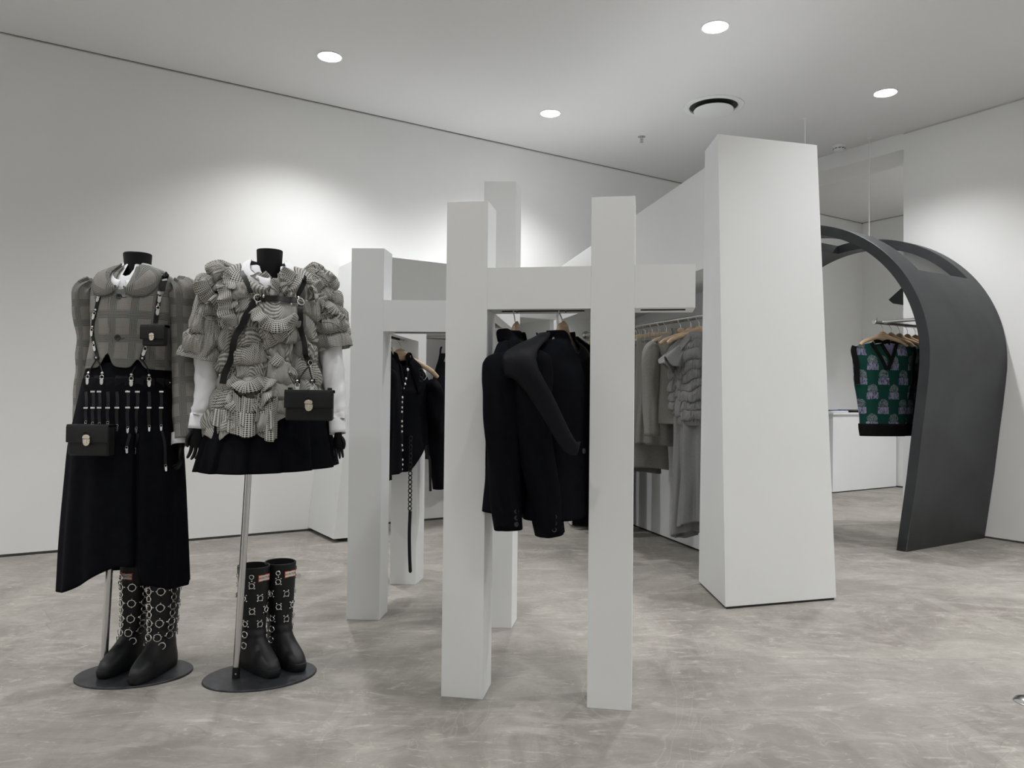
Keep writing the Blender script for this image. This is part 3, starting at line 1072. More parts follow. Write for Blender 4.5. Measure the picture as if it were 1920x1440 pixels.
def ruche(th, z, amp, ncol, cell, seed=0.0, droop=0.5):
    """gathered cloth: swollen pads between gather lines, folded over at their lower edge.
    returns normal offset, vertical offset, pattern angle"""
    u = th / (2 * math.pi) * ncol + 0.35 * nz(z * 7 + seed, math.cos(th) * 1.3, math.sin(th) * 1.3)
    col = math.floor(u)
    fu = u - col
    h = math.sin(col * 12.9898 + seed * 78.233) * 43758.5453
    h = h - math.floor(h)
    v = z / (cell * (0.8 + 0.5 * h)) + h * 5 + 0.55 * nz(th * 1.6 + seed, z * 6, col * 0.7) + (fu - .5) * (h - .5) * 1.4
    row = math.floor(v)
    fv = v - row
    h2 = math.sin(col * 37.7 + row * 91.3 + seed * 11.1) * 13758.545
    h2 = h2 - math.floor(h2)
    e = max(0.0, math.sin(math.pi * fu)) ** 0.5
    # lower part of each pad bulges most
    g = fv ** 0.75
    puff = max(0.0, 4 * g * (1 - g)) ** 0.55 * (0.65 + 0.5 * h2)
    wr = 0.16 * amp * nz(th * 16 + seed, z * 20, h2 * 9)
    cr = 0.22 * amp * abs(nz(u * 3.1, v * 2.2, h2 * 7 + seed)) 
    d = amp * (0.15 + 0.85 * e) * puff + wr - cr
    return d, -droop * amp * puff * (1 - fv) * 1.2 + 0.0, (h2 - .5) * 1.5 + (fu - .5) * 0.8

def ruched_loft(keys, seg, rows, amp, ncol, cell, seed=0, th0=math.pi / 2, hem=None, top=None, uvm=(.9, .6), fade=None, droop=.5):
    zt, zb_ = keys[-1][0], keys[0][0]
    def fn(a, b):
        th = th0 + a * 2 * math.pi
        z1 = hem(th) if hem else zb_
        z2 = top(th) if top else zt
        z = z2 + (z1 - z2) * b
        cx, cy, rx, ry = lerp_keys(keys, z)
        c, sn = math.cos(th), math.sin(th)
        nrm = V(c / max(rx, .001), sn / max(ry, .001), 0).normalized()
        # wrap the noise over the seam: blend both ends
        d, dz, ang = ruche(th, z, amp, ncol, cell, seed, droop)
        k = fade(b, th) if fade else 1.0
        uu, vv = a * uvm[0], b * uvm[1]
        ca, sa = math.cos(ang), math.sin(ang)
        return (V(cx + rx * c, cy + ry * sn, z) + nrm * d * k + V(0, 0, dz * k), (uu * ca - vv * sa, uu * sa + vv * ca))
    mb = MB()
    mb.grid(fn, seg, rows, True)
    return mb

def ruffle(mb, P, N, w, amp, waves, seed=0.0, lift=.5, n2=8):
    """a gathered strip: one edge sewn along P, the other flaring out in waves"""
    n = len(P)
    L = [0]
    for i in range(1, n): L.append(L[-1] + (P[i] - P[i - 1]).length)
    vs, uv, fs = [], [], []
    for j in range(n2 + 1):
        b = j / n2
        for i in range(n):
            t = (P[min(i + 1, n - 1)] - P[max(i - 1, 0)]).normalized()
            s_ = t.cross(N[i]).normalized()
            a = L[i] / L[-1]
            ph = a * waves * 2 * math.pi + 2.0 * nz(a * 4, seed, 1)
            endf = min(1, a * 8, (1 - a) * 8) ** .5
            out = amp * math.sin(ph) * b ** 1.1
            side = w * b * (1 + .25 * nz(a * 9, seed, 5))
            q = P[i] + s_ * side * endf + N[i] * (lift * w * math.sin(b * 1.9) * endf + out * endf) + t * amp * .5 * math.cos(ph) * b
            vs.append(q)
            uv.append((L[i] * 1.7, b * w))
    for j in range(n2):
        for i in range(n - 1):
            fs.append((j * n + i, j * n + i + 1, (j + 1) * n + i + 1, (j + 1) * n + i))
    return mb.add(vs, fs, uv)

def collar(c, rx, ry, zb, zf, width, side, point=0.0, gap=.02, yaw=0.0, seg=36, thick=0.006, outf=1.0, wob=0.0, downf=1.0):
    """one half of a turned-down collar. side=+1/-1. angles run from the nape to the throat"""
    cy_, sy_ = math.cos(yaw), math.sin(yaw)
    def fn(a, b):
        ph = math.pi / 2 - a * (math.pi - gap)          # 90 deg (nape) -> -90 deg (throat)
        x = math.cos(ph) * rx * side
        y = math.sin(ph) * ry
        k = sstep(-1.0, 1.0, -math.sin(ph))
        z = zb + (zf - zb) * sstep(.15, 1.0, a) 
        f = abs(math.sin(ph))
        ox = (abs(math.cos(ph)) * .95 + .12 * a * point) * side
        oy = math.sin(ph) * .55
        dz = -(.38 + .62 * f * a)
        w_ = width * (1 + .15 * a)
        if point <= 0:
            e = max(0.0, (a - .80) / .20)
            w_ *= math.sqrt(max(0.0, 1 - e ** 2.4)) * .98 + .02
        bb = b * w_
        q = V(x, y, z) + V(ox * bb * outf, oy * bb, dz * bb * downf) + V(0, 0, 1) * .22 * w_ * math.sin(b * math.pi) + V(math.cos(ph) * side, math.sin(ph), 0) * .16 * w_ * math.sin(b * math.pi)
        if wob:
            q += V(nz(a * 6, b * 2, 1), nz(a * 6, b * 2, 4), nz(a * 5, b * 2, 9)) * wob
        return Vector(c) + V(q.x * cy_ - q.y * sy_, q.x * sy_ + q.y * cy_, q.z)
    mb = MB()
    mb.grid(fn, seg, 10, False, (math.pi * rx * 1.6, width))
    return mb

def hand(name, parent, wrist, side, yaw=0.0, s=1.0, mat='manne'):
    """slim mannequin hand hanging down: palm, four unequal bent fingers and a thumb"""
    mb = MB()
    c, sn = math.cos(yaw), math.sin(yaw)
    def T(x, y, z):
        x, y, z = x * s, y * s, z * s
        return wrist + V(x * c - y * sn, x * sn + y * c, z)
    mb.tube([T(0, 0, .045), T(0, 0, .01), T(0, 0, -.02), T(0, -.003, -.05), T(0, -.004, -.082), T(0, -.004, -.094)],
            [(.022 * s, .024 * s), (.019 * s, .022 * s), (.018 * s, .030 * s), (.014 * s, .039 * s), (.012 * s, .037 * s), (.006 * s, .028 * s)], 16, ref=(c, sn, 0))
    # fingers are spread along local y (hand seen from its edge)
    for k, (off, ln, bend) in enumerate(((-.027, .056, .40), (-.009, .064, .62), (.009, .061, .85), (.025, .050, 1.1))):
        y = off
        p0 = (0, y, -.075)
        p1 = (side * -.004, y * 1.12 - .001, -.088 - ln * .30)
        p2 = (side * -(.006 + .012 * bend), y * 1.2 - .003 - .010 * bend, -.088 - ln * .68)
        p3 = (side * -(.012 + .030 * bend), y * 1.25 - .006 - .022 * bend, -.088 - ln * (1 - .12 * bend))
        mb.tube(smooth_path([T(*p0), T(*p1), T(*p2), T(*p3)], 9), [r * s for r in (.0095, .0095, .0093, .009, .0088, .0085, .008, .0076, .0066, .004)], 9)
    mb.tube(smooth_path([T(0, -.024, -.018), T(side * -.006, -.044, -.040), T(side * -.010, -.050, -.066), T(side * -.012, -.046, -.090)], 9),
            [r * s for r in (.012, .0115, .011, .010, .0095, .009, .0085, .008, .007, .004)], 9)
    return obj(name, mb, mat, parent, world=True)

def bag_box(name, label, cat, c, yaw, w, h, dp, flap, clasp_s=1.0, group=None, lugs=True, tilt=0.0):
    """small structured leather bag: body, flap, tongue, clasp"""
    t = thing(name, label, cat, c, yaw, group)
    mb = MB(); mb.box((0, 0, 0), (w, dp, h))
    obj('bag_body', mb, 'leather', t, bevel=.006)
    mb = MB()
    r = .006
    # flap: top and front sheet
    prof = [(dp / 2 + .002, h / 2 - .004), (dp / 2 - .002, h / 2 + .004), (-dp / 2 - .003, h / 2 + .004), (-dp / 2 - .0065, h / 2 - .006), (-dp / 2 - .0065, h / 2 - flap)]
    n = len(prof)
    inner = [(a * .96 + .0 if i == 0 else a + .0028, b - .0028) for i, (a, b) in enumerate(prof)]
    pts = prof + inner[::-1]
    mb.prism([V(-w / 2 - .003, a, b) for a, b in pts], V(w + .006, 0, 0))
    obj('flap', mb, 'leather', t, bevel=.002)
    # clasp: rounded plate with tongue hook
    y = -dp / 2 - .008
    zc = h / 2 - flap * .80
    g = clasp_s
    mb = MB()
    top_ = [(-.011, .0), (-.012, .006), (-.008, .011), (0, .0125), (.008, .011), (.012, .006), (.011, 0)]
    mb.prism([V(a * g, y, zc + b * g) for a, b in reversed(top_)], V(0, -.003, 0))
    low = [(-.010, -.001), (.013, -.001), (.0125, -.012), (.008, -.019), (0, -.0215), (-.006, -.019), (-.0095, -.012)]
    mb.prism([V(a * g, y, zc + b * g) for a, b in low], V(0, -.004, 0))
    cl = obj('clasp', mb, 'gold', t, bevel=.001)
    mb = MB(); mb.box((.001 * g, y - .0048, zc - .007 * g), (.0035 * g, .002, .012 * g))
    obj('clasp_tongue', mb, 'nickel', cl)
    mb = MB()
    mb.tube(smooth_path([(-.012 * g, y - .001, zc + .014 * g), (-.004 * g, y - .001, zc + .021 * g), (.004 * g, y - .001, zc + .0205 * g), (.009 * g, y - .001, zc + .014 * g)], 8), .0012 * g, 6)
    obj('leather_tab', mb, 'leather', t)
    if lugs:
        for sx in (-1, 1):
            mb = MB(); mb.box((sx * (w / 2 - .012), 0, h / 2 + .006), (.014, dp * .5, .012))
            obj('strap_lug', mb, 'leather', t, bevel=.002)
    return t

def base_and_pole(name, label, cx, cy, yaw, pole_xy, pole_top, pole_top_xy):
    """returns the mannequin thing; base plate and pole are parts"""
    t = thing(name, label, 'mannequin', (cx, cy, 0))
    mb = MB()
    n = 64
    c, s_ = math.cos(yaw), math.sin(yaw)
    def ell(a, k, z):
        x, y = .200 * k * math.cos(a), .150 * k * math.sin(a)
        return V(x * c - y * s_, x * s_ + y * c, z)
    rows = [(1, 0), (1, .005), (.99, .007), (.0, .007)]
    vs = [ell(2 * math.pi * i / n, k, z) for k, z in rows for i in range(n)]
    fs = [(r * n + i, r * n + (i + 1) % n, (r + 1) * n + (i + 1) % n, (r + 1) * n + i) for r in range(3) for i in range(n)]
    mb.add(vs, fs)
    obj('base_plate', mb, 'baseplate', t)
    a = V(pole_xy[0], pole_xy[1], .007); b = V(pole_top_xy[0], pole_top_xy[1], pole_top)
    mb = MB(); mb.tube([a + (b - a) * .03, b], .0125, 20)
    po = obj('pole', mb, 'chrome', t, world=True)
    mb = MB(); mb.tube([a, a + (b - a) * .04], .0135, 20)
    sk = obj('pole_socket', mb, 'leather', t, world=True)
    mb = MB(); mb.lathe(a + V(.004, -.0135, .018), [(.003, 0), (.003, .0015), (.001, .002)], 8, V(.3, -1, 0))
    obj('set_screw', mb, 'nickel', sk, world=True)
    return t

def body_keys(rows, Y, front=None):
    """rows (py, pxL, pxR, Yc, ry) -> loft keys (z, cx, cy, rx, ry) ascending in z"""
    out = []
    for py, l, r, Yc, ry in rows:
        a, b = atY(l, py, Yc), atY(r, py, Yc)
        out.append(((a.z + b.z) / 2, (a.x + b.x) / 2, Yc, (b.x - a.x) / 2, ry))
    return sorted(out)

# ================================================================== MANNEQUIN ONE (left)
Y1 = 2.83
M1 = base_and_pole('mannequin', 'headless black mannequin on the left, in the long skirt and cropped jacket', -1.372, 2.835, .22, (-1.490, 2.842), 1.02, (-1.462, 2.86))
nk = atY(258, 520, Y1); ntop = atY(258, 476, Y1)
mb = MB()
mb.tube([V(nk.x, Y1, 1.30), V(nk.x, Y1, 1.44), V(nk.x, Y1, 1.49), V(nk.x - .001, Y1, ntop.z - .012), V(nk.x - .001, Y1, ntop.z - .002)], [(.047, .055), (.045, .05), (.044, .048), (.048, .05), (.0485, .0505)], 28, ref=(1, 0, 0))
nko = obj('neck', mb, 'manne', M1, world=True)
mb = MB(); mb.lathe(V(nk.x - .001, Y1, ntop.z - .004), [(.046, 0), (.0475, .003), (.046, .005), (0.001, .0055)], 32)
obj('neck_cap', mb, 'leather', nko, world=True)
tk = body_keys([(548, 235, 280, Y1, .04), (560, 195, 312, Y1, .07), (600, 180, 318, Y1, .095), (690, 190, 300, Y1, .08), (760, 172, 312, Y1, .10), (800, 172, 312, Y1, .10)], Y1)
obj('torso', ring_loft(tk, 32, 20), 'manne', M1, world=True)

# --- jacket
jk = body_keys([(502, 236, 281, Y1, .055), (512, 212, 305, Y1, .072), (522, 190, 322, Y1, .085), (540, 178, 330, Y1, .098), (570, 176, 328, Y1, .112), (605, 177, 325, Y1, .118), (645, 176, 320, Y1, .112), (675, 170, 319, Y1, .110), (700, 166, 320, Y1, .112)], Y1)
def hem1(th):
    c = math.cos(th); fr = 1 if math.sin(th) < 0 else 0
    return 1.122 + fr * (.050 * math.exp(-((c + .20) / .13) ** 2) + .032 * math.exp(-((c - .50) / .10) ** 2)) - .008 * abs(c)
J1 = thing('cropped_jacket', 'grey glen plaid cropped jacket with round collar on the left mannequin', 'jacket', (nk.x, Y1, 1.1))
def topV(z0, zf, wd, th_c=-math.pi / 2):
    def f(th):
        d_ = (th - th_c + math.pi) % (2 * math.pi) - math.pi
        return z0 - (z0 - zf) * math.exp(-(abs(d_) / wd) ** 3)
    return f
mb = ring_loft(jk, 128, 60, hem=hem1, top=topV(1.488, 1.398, .22), uvs=(.95, .34), fold=lambda th, b, z: .0035 * nz(math.cos(th) * 5, math.sin(th) * 5, z * 9) * b)
jb = obj('jacket_body', mb, 'plaid', J1, world=True, solid=.003)
T1 = mb.bvh()
# right front overlapping edge (button stand)
P, N = px_path([(205, 556), (203, 580), (204, 610), (210, 634), (214, 662)], [T1], .001)
mb = MB(); mb.tube([p + n * .002 for p, n in zip(P, N)], .0016, 6); obj('front_edge', mb, 'plaid', J1, world=True)
for side in (-1, 1):
    mb = body_collar(jk, side, lambda a: 1.498 - .092 * sstep(.80, 1.0, a) ** 1.3, lambda a: 1.469 - .096 * sstep(.64, .86, a), gap=.08, a_round=.90, roll=.006)
    obj('collar', mb, 'plaid', J1, world=True, solid=.004)
for px, py in ((224, 556), (221, 633)):
    c, n_ = cast(px, py, [T1], .002)
    mb = MB(); mb.lathe(c, [(.0095, 0), (.0105, .0015), (.0105, .0035), (.008, .0042), (.006, .003), (0.0005, .003)], 18, n_)
    bt = obj('button', mb, 'button', J1, world=True)
    P, N = px_path([(px + 3, py), (px + 8, py + 2), (px + 13, py + 1)], [T1], .002)
    mb = MB(); mb.tube([p + n * .001 for p, n in zip(P, N)], .0013, 6); obj('buttonhole', mb, 'button', bt, world=True)
def sleeve1(pts, radii, seed, lean=1):
    path = smooth_path(pts, 36)
    keys = [(i / (len(radii) - 1), r[0], r[1]) for i, r in enumerate(radii)]
    rs = [tuple(lerp_keys(keys, k / 36)) for k in range(37)]
    mb = MB()
    def dsp(th, b, q):
        puff = max(0, 1 - b * 3.2)
        return .007 * puff * math.sin(th * 9 + seed) + .006 * nz(q.x * 18 + seed, q.y * 18, q.z * 14) * (1 - .3 * b)
    mb.tube(path, rs, 48, disp=dsp, ref=(1, 0, 0))
    mb.uv = [(u * 1.15, v) for u, v in mb.uv]
    return mb
mb = sleeve1([atY(176, 528, 2.83), atY(163, 545, 2.83), atY(164, 585, 2.84), atY(167, 630, 2.85), atY(165, 680, 2.86), atY(160, 740, 2.86), atY(157, 800, 2.85)],
             [(.022, .03), (.040, .055), (.046, .058), (.038, .05), (.038, .048), (.036, .045), (.036, .042)], 1)
obj('sleeve', mb, 'plaid', J1, world=True)
mb = sleeve1([atY(330, 528, 2.83), atY(346, 545, 2.83), atY(346, 585, 2.84), atY(347, 640, 2.84), atY(349, 700, 2.83), atY(352, 760, 2.82), atY(355, 822, 2.80)],
             [(.024, .03), (.050, .06), (.050, .058), (.048, .052), (.050, .052), (.053, .053), (.055, .053)], 4)
obj('sleeve', mb, 'plaid', J1, world=True)
# --- white shirt
S1 = thing('white_shirt', 'white shirt under the grey plaid jacket, only collar and cuff showing', 'shirt', (nk.x, Y1, 1.2))
for side in (-1, 1):
    mb = body_collar(jk, side, lambda a: 1.506 - .075 * sstep(.70, 1.0, a) ** 1.3, lambda a: 1.486 - .090 * sstep(.60, .97, a), gap=.05, off=-.001, roll=.003, a_round=.97)
    obj('collar', mb, 'shirt', S1, world=True, solid=.003)
mb = MB()
mb.tube([atY(340, 812, 2.80), atY(340, 834, 2.79)], [(.033, .036), (.034, .037)], 28, cap=False, ref=(1, 0, 0))
obj('cuff', mb, 'shirt', S1, world=True, solid=.002)
mb = ring_loft([(a_, b_, c_, d_ * .95 - .002, e_ * .95 - .002) for a_, b_, c_, d_, e_ in jk], 60, 20, top=topV(1.50, 1.45, .22), hem=lambda th: 1.33)
obj('shirt_front', mb, 'shirt', S1, world=True)
hw = atY(340, 832, 2.79)
hand('hand', M1, hw, 1, yaw=.5, s=.62)
hw = atY(158, 800, 2.86)
hand('hand', M1, hw, -1, yaw=.2, s=.62)

# --- long black skirt
sk_rows = [(683, 172, 314, Y1, .102), (710, 164, 320, Y1, .115), (740, 158, 327, Y1, .130), (780, 150, 333, Y1, .142), (830, 140, 338, Y1, .150), (900, 134, 342, Y1, .158), (1000, 126, 346, Y1, .166), (1110, 119, 350, Y1, .175)]
sk = body_keys(sk_rows, Y1)
def hemS(th):
    c = math.cos(th)
    if math.sin(th) > 0: return .345
    if c < .34:
        return .318 + .112 * sstep(-1.0, .36, c) ** 1.2
    return .430 - .074 * sstep(.50, .60, c) - .026 * sstep(.60, 1, c)
SK1 = thing('long_skirt', 'long black wool skirt with dangling garter straps, on the left mannequin', 'skirt', (nk.x, Y1, .34))
def foldS(th, b, z):
    c = math.cos(th)
    d = .007 * math.sin(th * 11 + 1.0) * b + .006 * nz(c * 3, math.sin(th) * 3, z * 2) * b
    if math.sin(th) < 0:
        d -= .030 * math.exp(-((c - .48) / .045) ** 2) * sstep(.1, .5, b)
        d += .010 * math.exp(-((c - .60) / .08) ** 2) * sstep(.1, .5, b)
    return d
mb = ring_loft(sk, 160, 70, hem=hemS, fold=foldS)
obj('skirt_body', mb, 'wool', SK1, world=True, solid=.003)
TS = mb.bvh()
mb2 = ring_loft(sk, 160, 2, hem=lambda th: hemS(th) + .036, top=lambda th: hemS(th) + .040, fold=lambda th, b, z: foldS(th, .95, z) + .0012)
obj('hem_seam', mb2, 'wool2', SK1, world=True)
mb2 = ring_loft([(a - .0, b, c, d_ + .003, e_ + .003) for a, b, c, d_, e_ in sk], 80, 3, top=lambda th: sk[-2][0] + .008, hem=lambda th: sk[-2][0] - .006)
obj('waistband', mb2, 'wool2', SK1, world=True)
def tab_pts(w_, h_):
    return [(-w_, 0), (w_, 0), (w_ * 1.02, h_ * .62), (w_ * .78, h_ * .86), (0, h_), (-w_ * .78, h_ * .86), (-w_ * 1.02, h_ * .62)]
for px in (166, 178, 193, 209, 226, 243, 261, 281, 299):
    c, n_ = cast(px, 709, [TS], .006)
    ax = axes(V(0, 0, -1), n_)
    mb = MB(); plate_outline(mb, c, ax, tab_pts(.0150, .045), .003)
    obj('scalloped_tab', mb, 'wool2', SK1, world=True, bevel=.001)
c, n_ = cast(313, 712, [TS], .006)
mb = MB(); plate_outline(mb, c, axes(V(0, 0, -1), n_), [(-.012, 0), (.012, 0), (.012, .032), (-.012, .032)], .005)
sb = obj('side_buckle', mb, 'leather', SK1, world=True, bevel=.001)
mb = MB(); mb.ring(c + n_ * .006 + V(-.006, 0, -.014), n_, .008, .0012, 14, 5); rivet_mb(mb, c + n_ * .005 + V(.006, 0, -.012), n_)
obj('buckle_ring', mb, 'nickel', sb, world=True)
for px, y1_, ext in ((163, 790, 0), (176, 792, 0), (188, 793, 0), (203, 791, 0), (220, 797, 0), (240, 801, 838), (258, 801, 840), (279, 798, 0), (301, 797, 872)):
    st_, n_ = None, None
    P, N = px_path([(px, 735), (px + 1, 755), (px - 1, 775), (px, y1_)], [TS], .004)
    mb = MB(); ribbon(mb, P, N, .0105, .0022)
    s_ = obj('garter_strap', mb, 'leather', SK1, world=True)
    for f in ((.05, .55) if px in (176, 188, 240, 258, 301) else (.52,)):
        i = int(f * (len(P) - 1))
        mb = MB(); mb.box(P[i] + N[i] * .004, (.0155, .003, .0065), (axes(V(0, 0, -1), N[i])[0], N[i], V(0, 0, 1)))
        obj('slider', mb, 'nickel', s_, world=True, bevel=.0008)
    garter_clip(s_, P[-1] + N[-1] * .002, N[-1], V(0, 0, -1), .62)
    if ext:
        dx = 8 if px > 290 else -2
        P, N = px_path([(px + 2, y1_ + 12), (px + 3 + dx * .5, (y1_ + ext) / 2), (px + dx, ext)], [TS], .005)
        mb = MB(); ribbon(mb, P, N, .009, .0022)
        e_ = obj('garter_strap', mb, 'leather', s_, world=True)
        garter_clip(s_, P[-1] + N[-1] * .002, N[-1], V(.1, 0, -1), .66)

# --- clip harness over the jacket
H1 = thing('clip_harness', 'black harness of leather and nickel garter clips over the plaid jacket', 'harness', (nk.x, Y1, 1.2))
def clip_chain(pts, trees, parent, n, s=.78, w=.009):
    P, N = px_path(pts, trees, .005)
    mb = MB(); ribbon(mb, P, N, w, .003)
    st = obj('strap', mb, 'leather', parent, world=True)
    m_ = len(P) - 1
    for k in range(n):
        i = int(m_ * (k + .15) / n); j = min(m_, i + 2)
        dwn = (P[j] - P[max(0, i - 1)]).normalized()
        garter_clip(st, P[i] + N[i] * .004, N[i], dwn, s)
        mb = MB(); rivet_mb(mb, P[max(0, i - 1)] + N[i] * .003, N[i], .0042)
        obj('rivet', mb, 'nickel', st, world=True)
    return P, N, st
TJ = [T1]
P, N = px_path([(311, 515), (306, 528), (302, 545)], TJ, .006)
mb = MB(); ribbon(mb, P, N, .022, .003); obj('strap', mb, 'leather', H1, world=True)
P, N = px_path([(311, 526), (302, 527)], TJ, .010)
mb = MB(); ribbon(mb, P, N, .007, .003); obj('slider', mb, 'chrome', H1, world=True)
P, N = px_path([(305, 550), (294, 549)], TJ, .010)
mb = MB(); ribbon(mb, P, N, .009, .003); obj('slider', mb, 'nickel', H1, world=True)
clip_chain([(299, 552), (295, 575), (291, 605)], TJ, H1, 2, .95, .015)
clip_chain([(273, 650), (269, 662), (266, 672)], TJ, H1, 1, .9, .015)
clip_chain([(198, 522), (191, 545), (184, 572), (178, 600), (176, 625), (180, 650), (184, 668)], TJ, H1, 5, .78, .012)
for (a, b_, c_) in (((266, 675), (253, 690), (247, 703)), ((267, 675), (276, 690), (279, 704)), ((184, 672), (175, 688), (169, 700)), ((184, 672), (190, 685), (194, 700))):
    P, N = px_path([a, b_, c_], [T1, TS], .008, n=8)
    mb = MB(); mb.tube(P, .0022, 6)
    s_ = obj('strap', mb, 'leather', H1, world=True)
    mb = MB(); rivet_mb(mb, P[-1] + N[-1] * .002, N[-1], .0045); mb2 = MB(); plate_outline(mb2, P[-1] - N[-1] * .001, axes(V(0, 0, -1), N[-1]), tab_pts(.007, .014), .003)
    obj('leather_end', mb2, 'leather', s_, world=True); obj('rivet', mb, 'nickel', s_, world=True)
    garter_clip(s_, P[-1] + N[-1] * .003 + V(0, 0, -.010), N[-1], V(0, 0, -1), .95)
for px, py in ((267, 672), (184, 671)):
    c, n_ = cast(px, py, TJ, .009)
    mb = MB(); mb.lathe(c, [(.0095, 0), (.0095, .003), (.008, .004), (.0001, .004)], 16, n_); l_ = obj('leather_disc', mb, 'leather', H1, world=True)
    mb = MB(); rivet_mb(mb, c + n_ * .004, n_, .004); obj('rivet', mb, 'nickel', l_, world=True)
# small pouch on the harness
c = atY(291, 630, 2.678)
bag_box('harness_pouch', 'tiny black leather pouch with nickel clasp clipped to the chest harness', 'bag', c, -.10, .083, .070, .028, .045, .80, lugs=False)
c = atY(172, 826, 2.64)
bag_box('belt_bag', 'black leather flap bag at the hip of the left mannequin', 'bag', c, -.12, .148, .103, .04, .055, 1.15, lugs=False)

# ================================================================== MANNEQUIN TWO (right)
Y2 = 2.82
M2 = base_and_pole('mannequin', 'headless black mannequin in ruched check jacket and short skirt', -.908, 2.828, .42, (-.985, 2.790), 1.0, (-.955, 2.83))
nk2 = atY(505, 520, Y2); nt2 = atY(505, 470, Y2)
mb = MB()
mb.tube([V(nk2.x, Y2, 1.30), V(nk2.x, Y2, 1.44), V(nk2.x, Y2, 1.49), V(nk2.x, Y2, nt2.z - .012), V(nk2.x, Y2, nt2.z - .002)], [(.045, .05), (.043, .047), (.043, .046), (.046, .048), (.0465, .0485)], 28, ref=(1, 0, 0))
nko = obj('neck', mb, 'manne', M2, world=True)
mb = MB(); mb.lathe(V(nk2.x, Y2, nt2.z - .004), [(.045, 0), (.0462, .003), (.045, .005), (0.001, .0055)], 32)
obj('neck_cap', mb, 'leather', nko, world=True)
YAW2 = .50
tk = body_keys([(548, 485, 525, Y2, .04), (560, 450, 560, Y2, .07), (600, 440, 575, Y2, .085), (690, 450, 565, Y2, .08), (760, 430, 580, Y2, .10), (800, 430, 580, Y2, .10)], Y2)
obj('torso', ring_loft(tk, 32, 20), 'manne', M2, world=True)
# skirt
skr = [(730, 415, 598, Y2, .115), (765, 405, 607, Y2, .135), (800, 394, 614, Y2, .155), (840, 382, 622, Y2, .175), (892, 368, 630, Y2, .195)]
s2 = body_keys(skr, Y2)
SK2 = thing('short_skirt', 'short flared black pleated skirt on the right mannequin', 'skirt', (nk2.x, Y2, .78))
def pleat(th, b, z):
    u = (th / (2 * math.pi) * 13 + .3) % 1.0
    saw = u - (sstep(.86, 1.0, u))
    return .019 * (saw - .35) * b ** .8 + .012 * nz(math.cos(th) * 2.5, math.sin(th) * 2.5, 3) * b
def hemS2(th):
    return .765 - .012 * math.sin(th - 2.4) 
mb = ring_loft(s2, 260, 40, hem=hemS2, fold=pleat)
obj('skirt_body', mb, 'wool', SK2, world=True, solid=.003)
TS2 = mb.bvh()
# ruched jacket
J2 = thing('ruched_jacket', 'black and white check jacket gathered into puffs and ruffles', 'jacket', (nk2.x, Y2, 1.2))
r2 = [(492, 478, 532, Y2, .055), (505, 462, 548, Y2, .075), (520, 442, 566, Y2, .090), (540, 436, 582, Y2, .105), (580, 438, 590, Y2, .115), (620, 440, 586, Y2, .115), (660, 442, 582, Y2, .108), (700, 440, 584, Y2, .110), (740, 428, 592, Y2, .128), (780, 412, 600, Y2, .148), (812, 405, 604, Y2, .160)]
k2 = body_keys(r2, Y2)
def hemJ2(th):
    c, s_ = math.cos(th), math.sin(th)
    # long at the left front, rising beyond the centre
    f = math.cos(th - math.radians(235))
    return .975 - .085 * sstep(-.1, .9, f) + .03 * sstep(.3, 1.0, math.cos(th - math.radians(310))) + .008 * math.sin(9 * th)
def fade2(b, th):
    return min(1.0, b * 14) * (1.0 if b < .93 else 1 - (b - .93) * 6)
mb = ruched_loft(k2, 460, 330, .058, 8, .060, 3.3, hem=hemJ2, top=topV(1.478, 1.385, .36, -math.pi / 2 + .28), uvm=(1.2, .85), fade=fade2, droop=.6)
obj('jacket_body', mb, 'gingham', J2, world=True, solid=.002)
T2 = mb.bvh()
# ruffled strips sewn across the puffs
strips = [
    ([(470, 548), (480, 560), (505, 566), (535, 562), (556, 545)], .050, .012, 4),
    ([(486, 572), (500, 590), (520, 600), (548, 590)], .042, .013, 3),
    ([(455, 620), (478, 640), (506, 632), (530, 610)], .045, .014, 3.5),
    ([(560, 590), (548, 622), (520, 646), (500, 655)], .045, .012, 3),
    ([(440, 668), (465, 688), (494, 690), (516, 672)], .046, .014, 3.5),
    ([(436, 700), (462, 716), (488, 706), (520, 712)], .045, .013, 3.5),
    ([(548, 640), (566, 660), (585, 664), (594, 650)], .036, .012, 3),
    ([(428, 738), (455, 752), (480, 744), (510, 730)], .050, .015, 3.5),
    ([(418, 770), (450, 768), (475, 776), (500, 756), (515, 745)], .05, .015, 4),
    ([(520, 660), (540, 680), (560, 700), (552, 720)], .045, .012, 3),
    ([(562, 520), (580, 545), (592, 575), (594, 610)], .050, .013, 4),
    ([(445, 520), (436, 545), (440, 580), (448, 610)], .050, .013, 4),
]
for i, (pts, w_, am, wv) in enumerate(strips):
    P, N = px_path(pts, [T2], .004, n=56, fallback=2.74)
    mb = MB(); ruffle(mb, P, N, w_ * (1 if i % 2 else -1), am, wv, i * 1.7, .42)
    obj('ruffle', mb, 'gingham', J2, world=True, solid=.002)
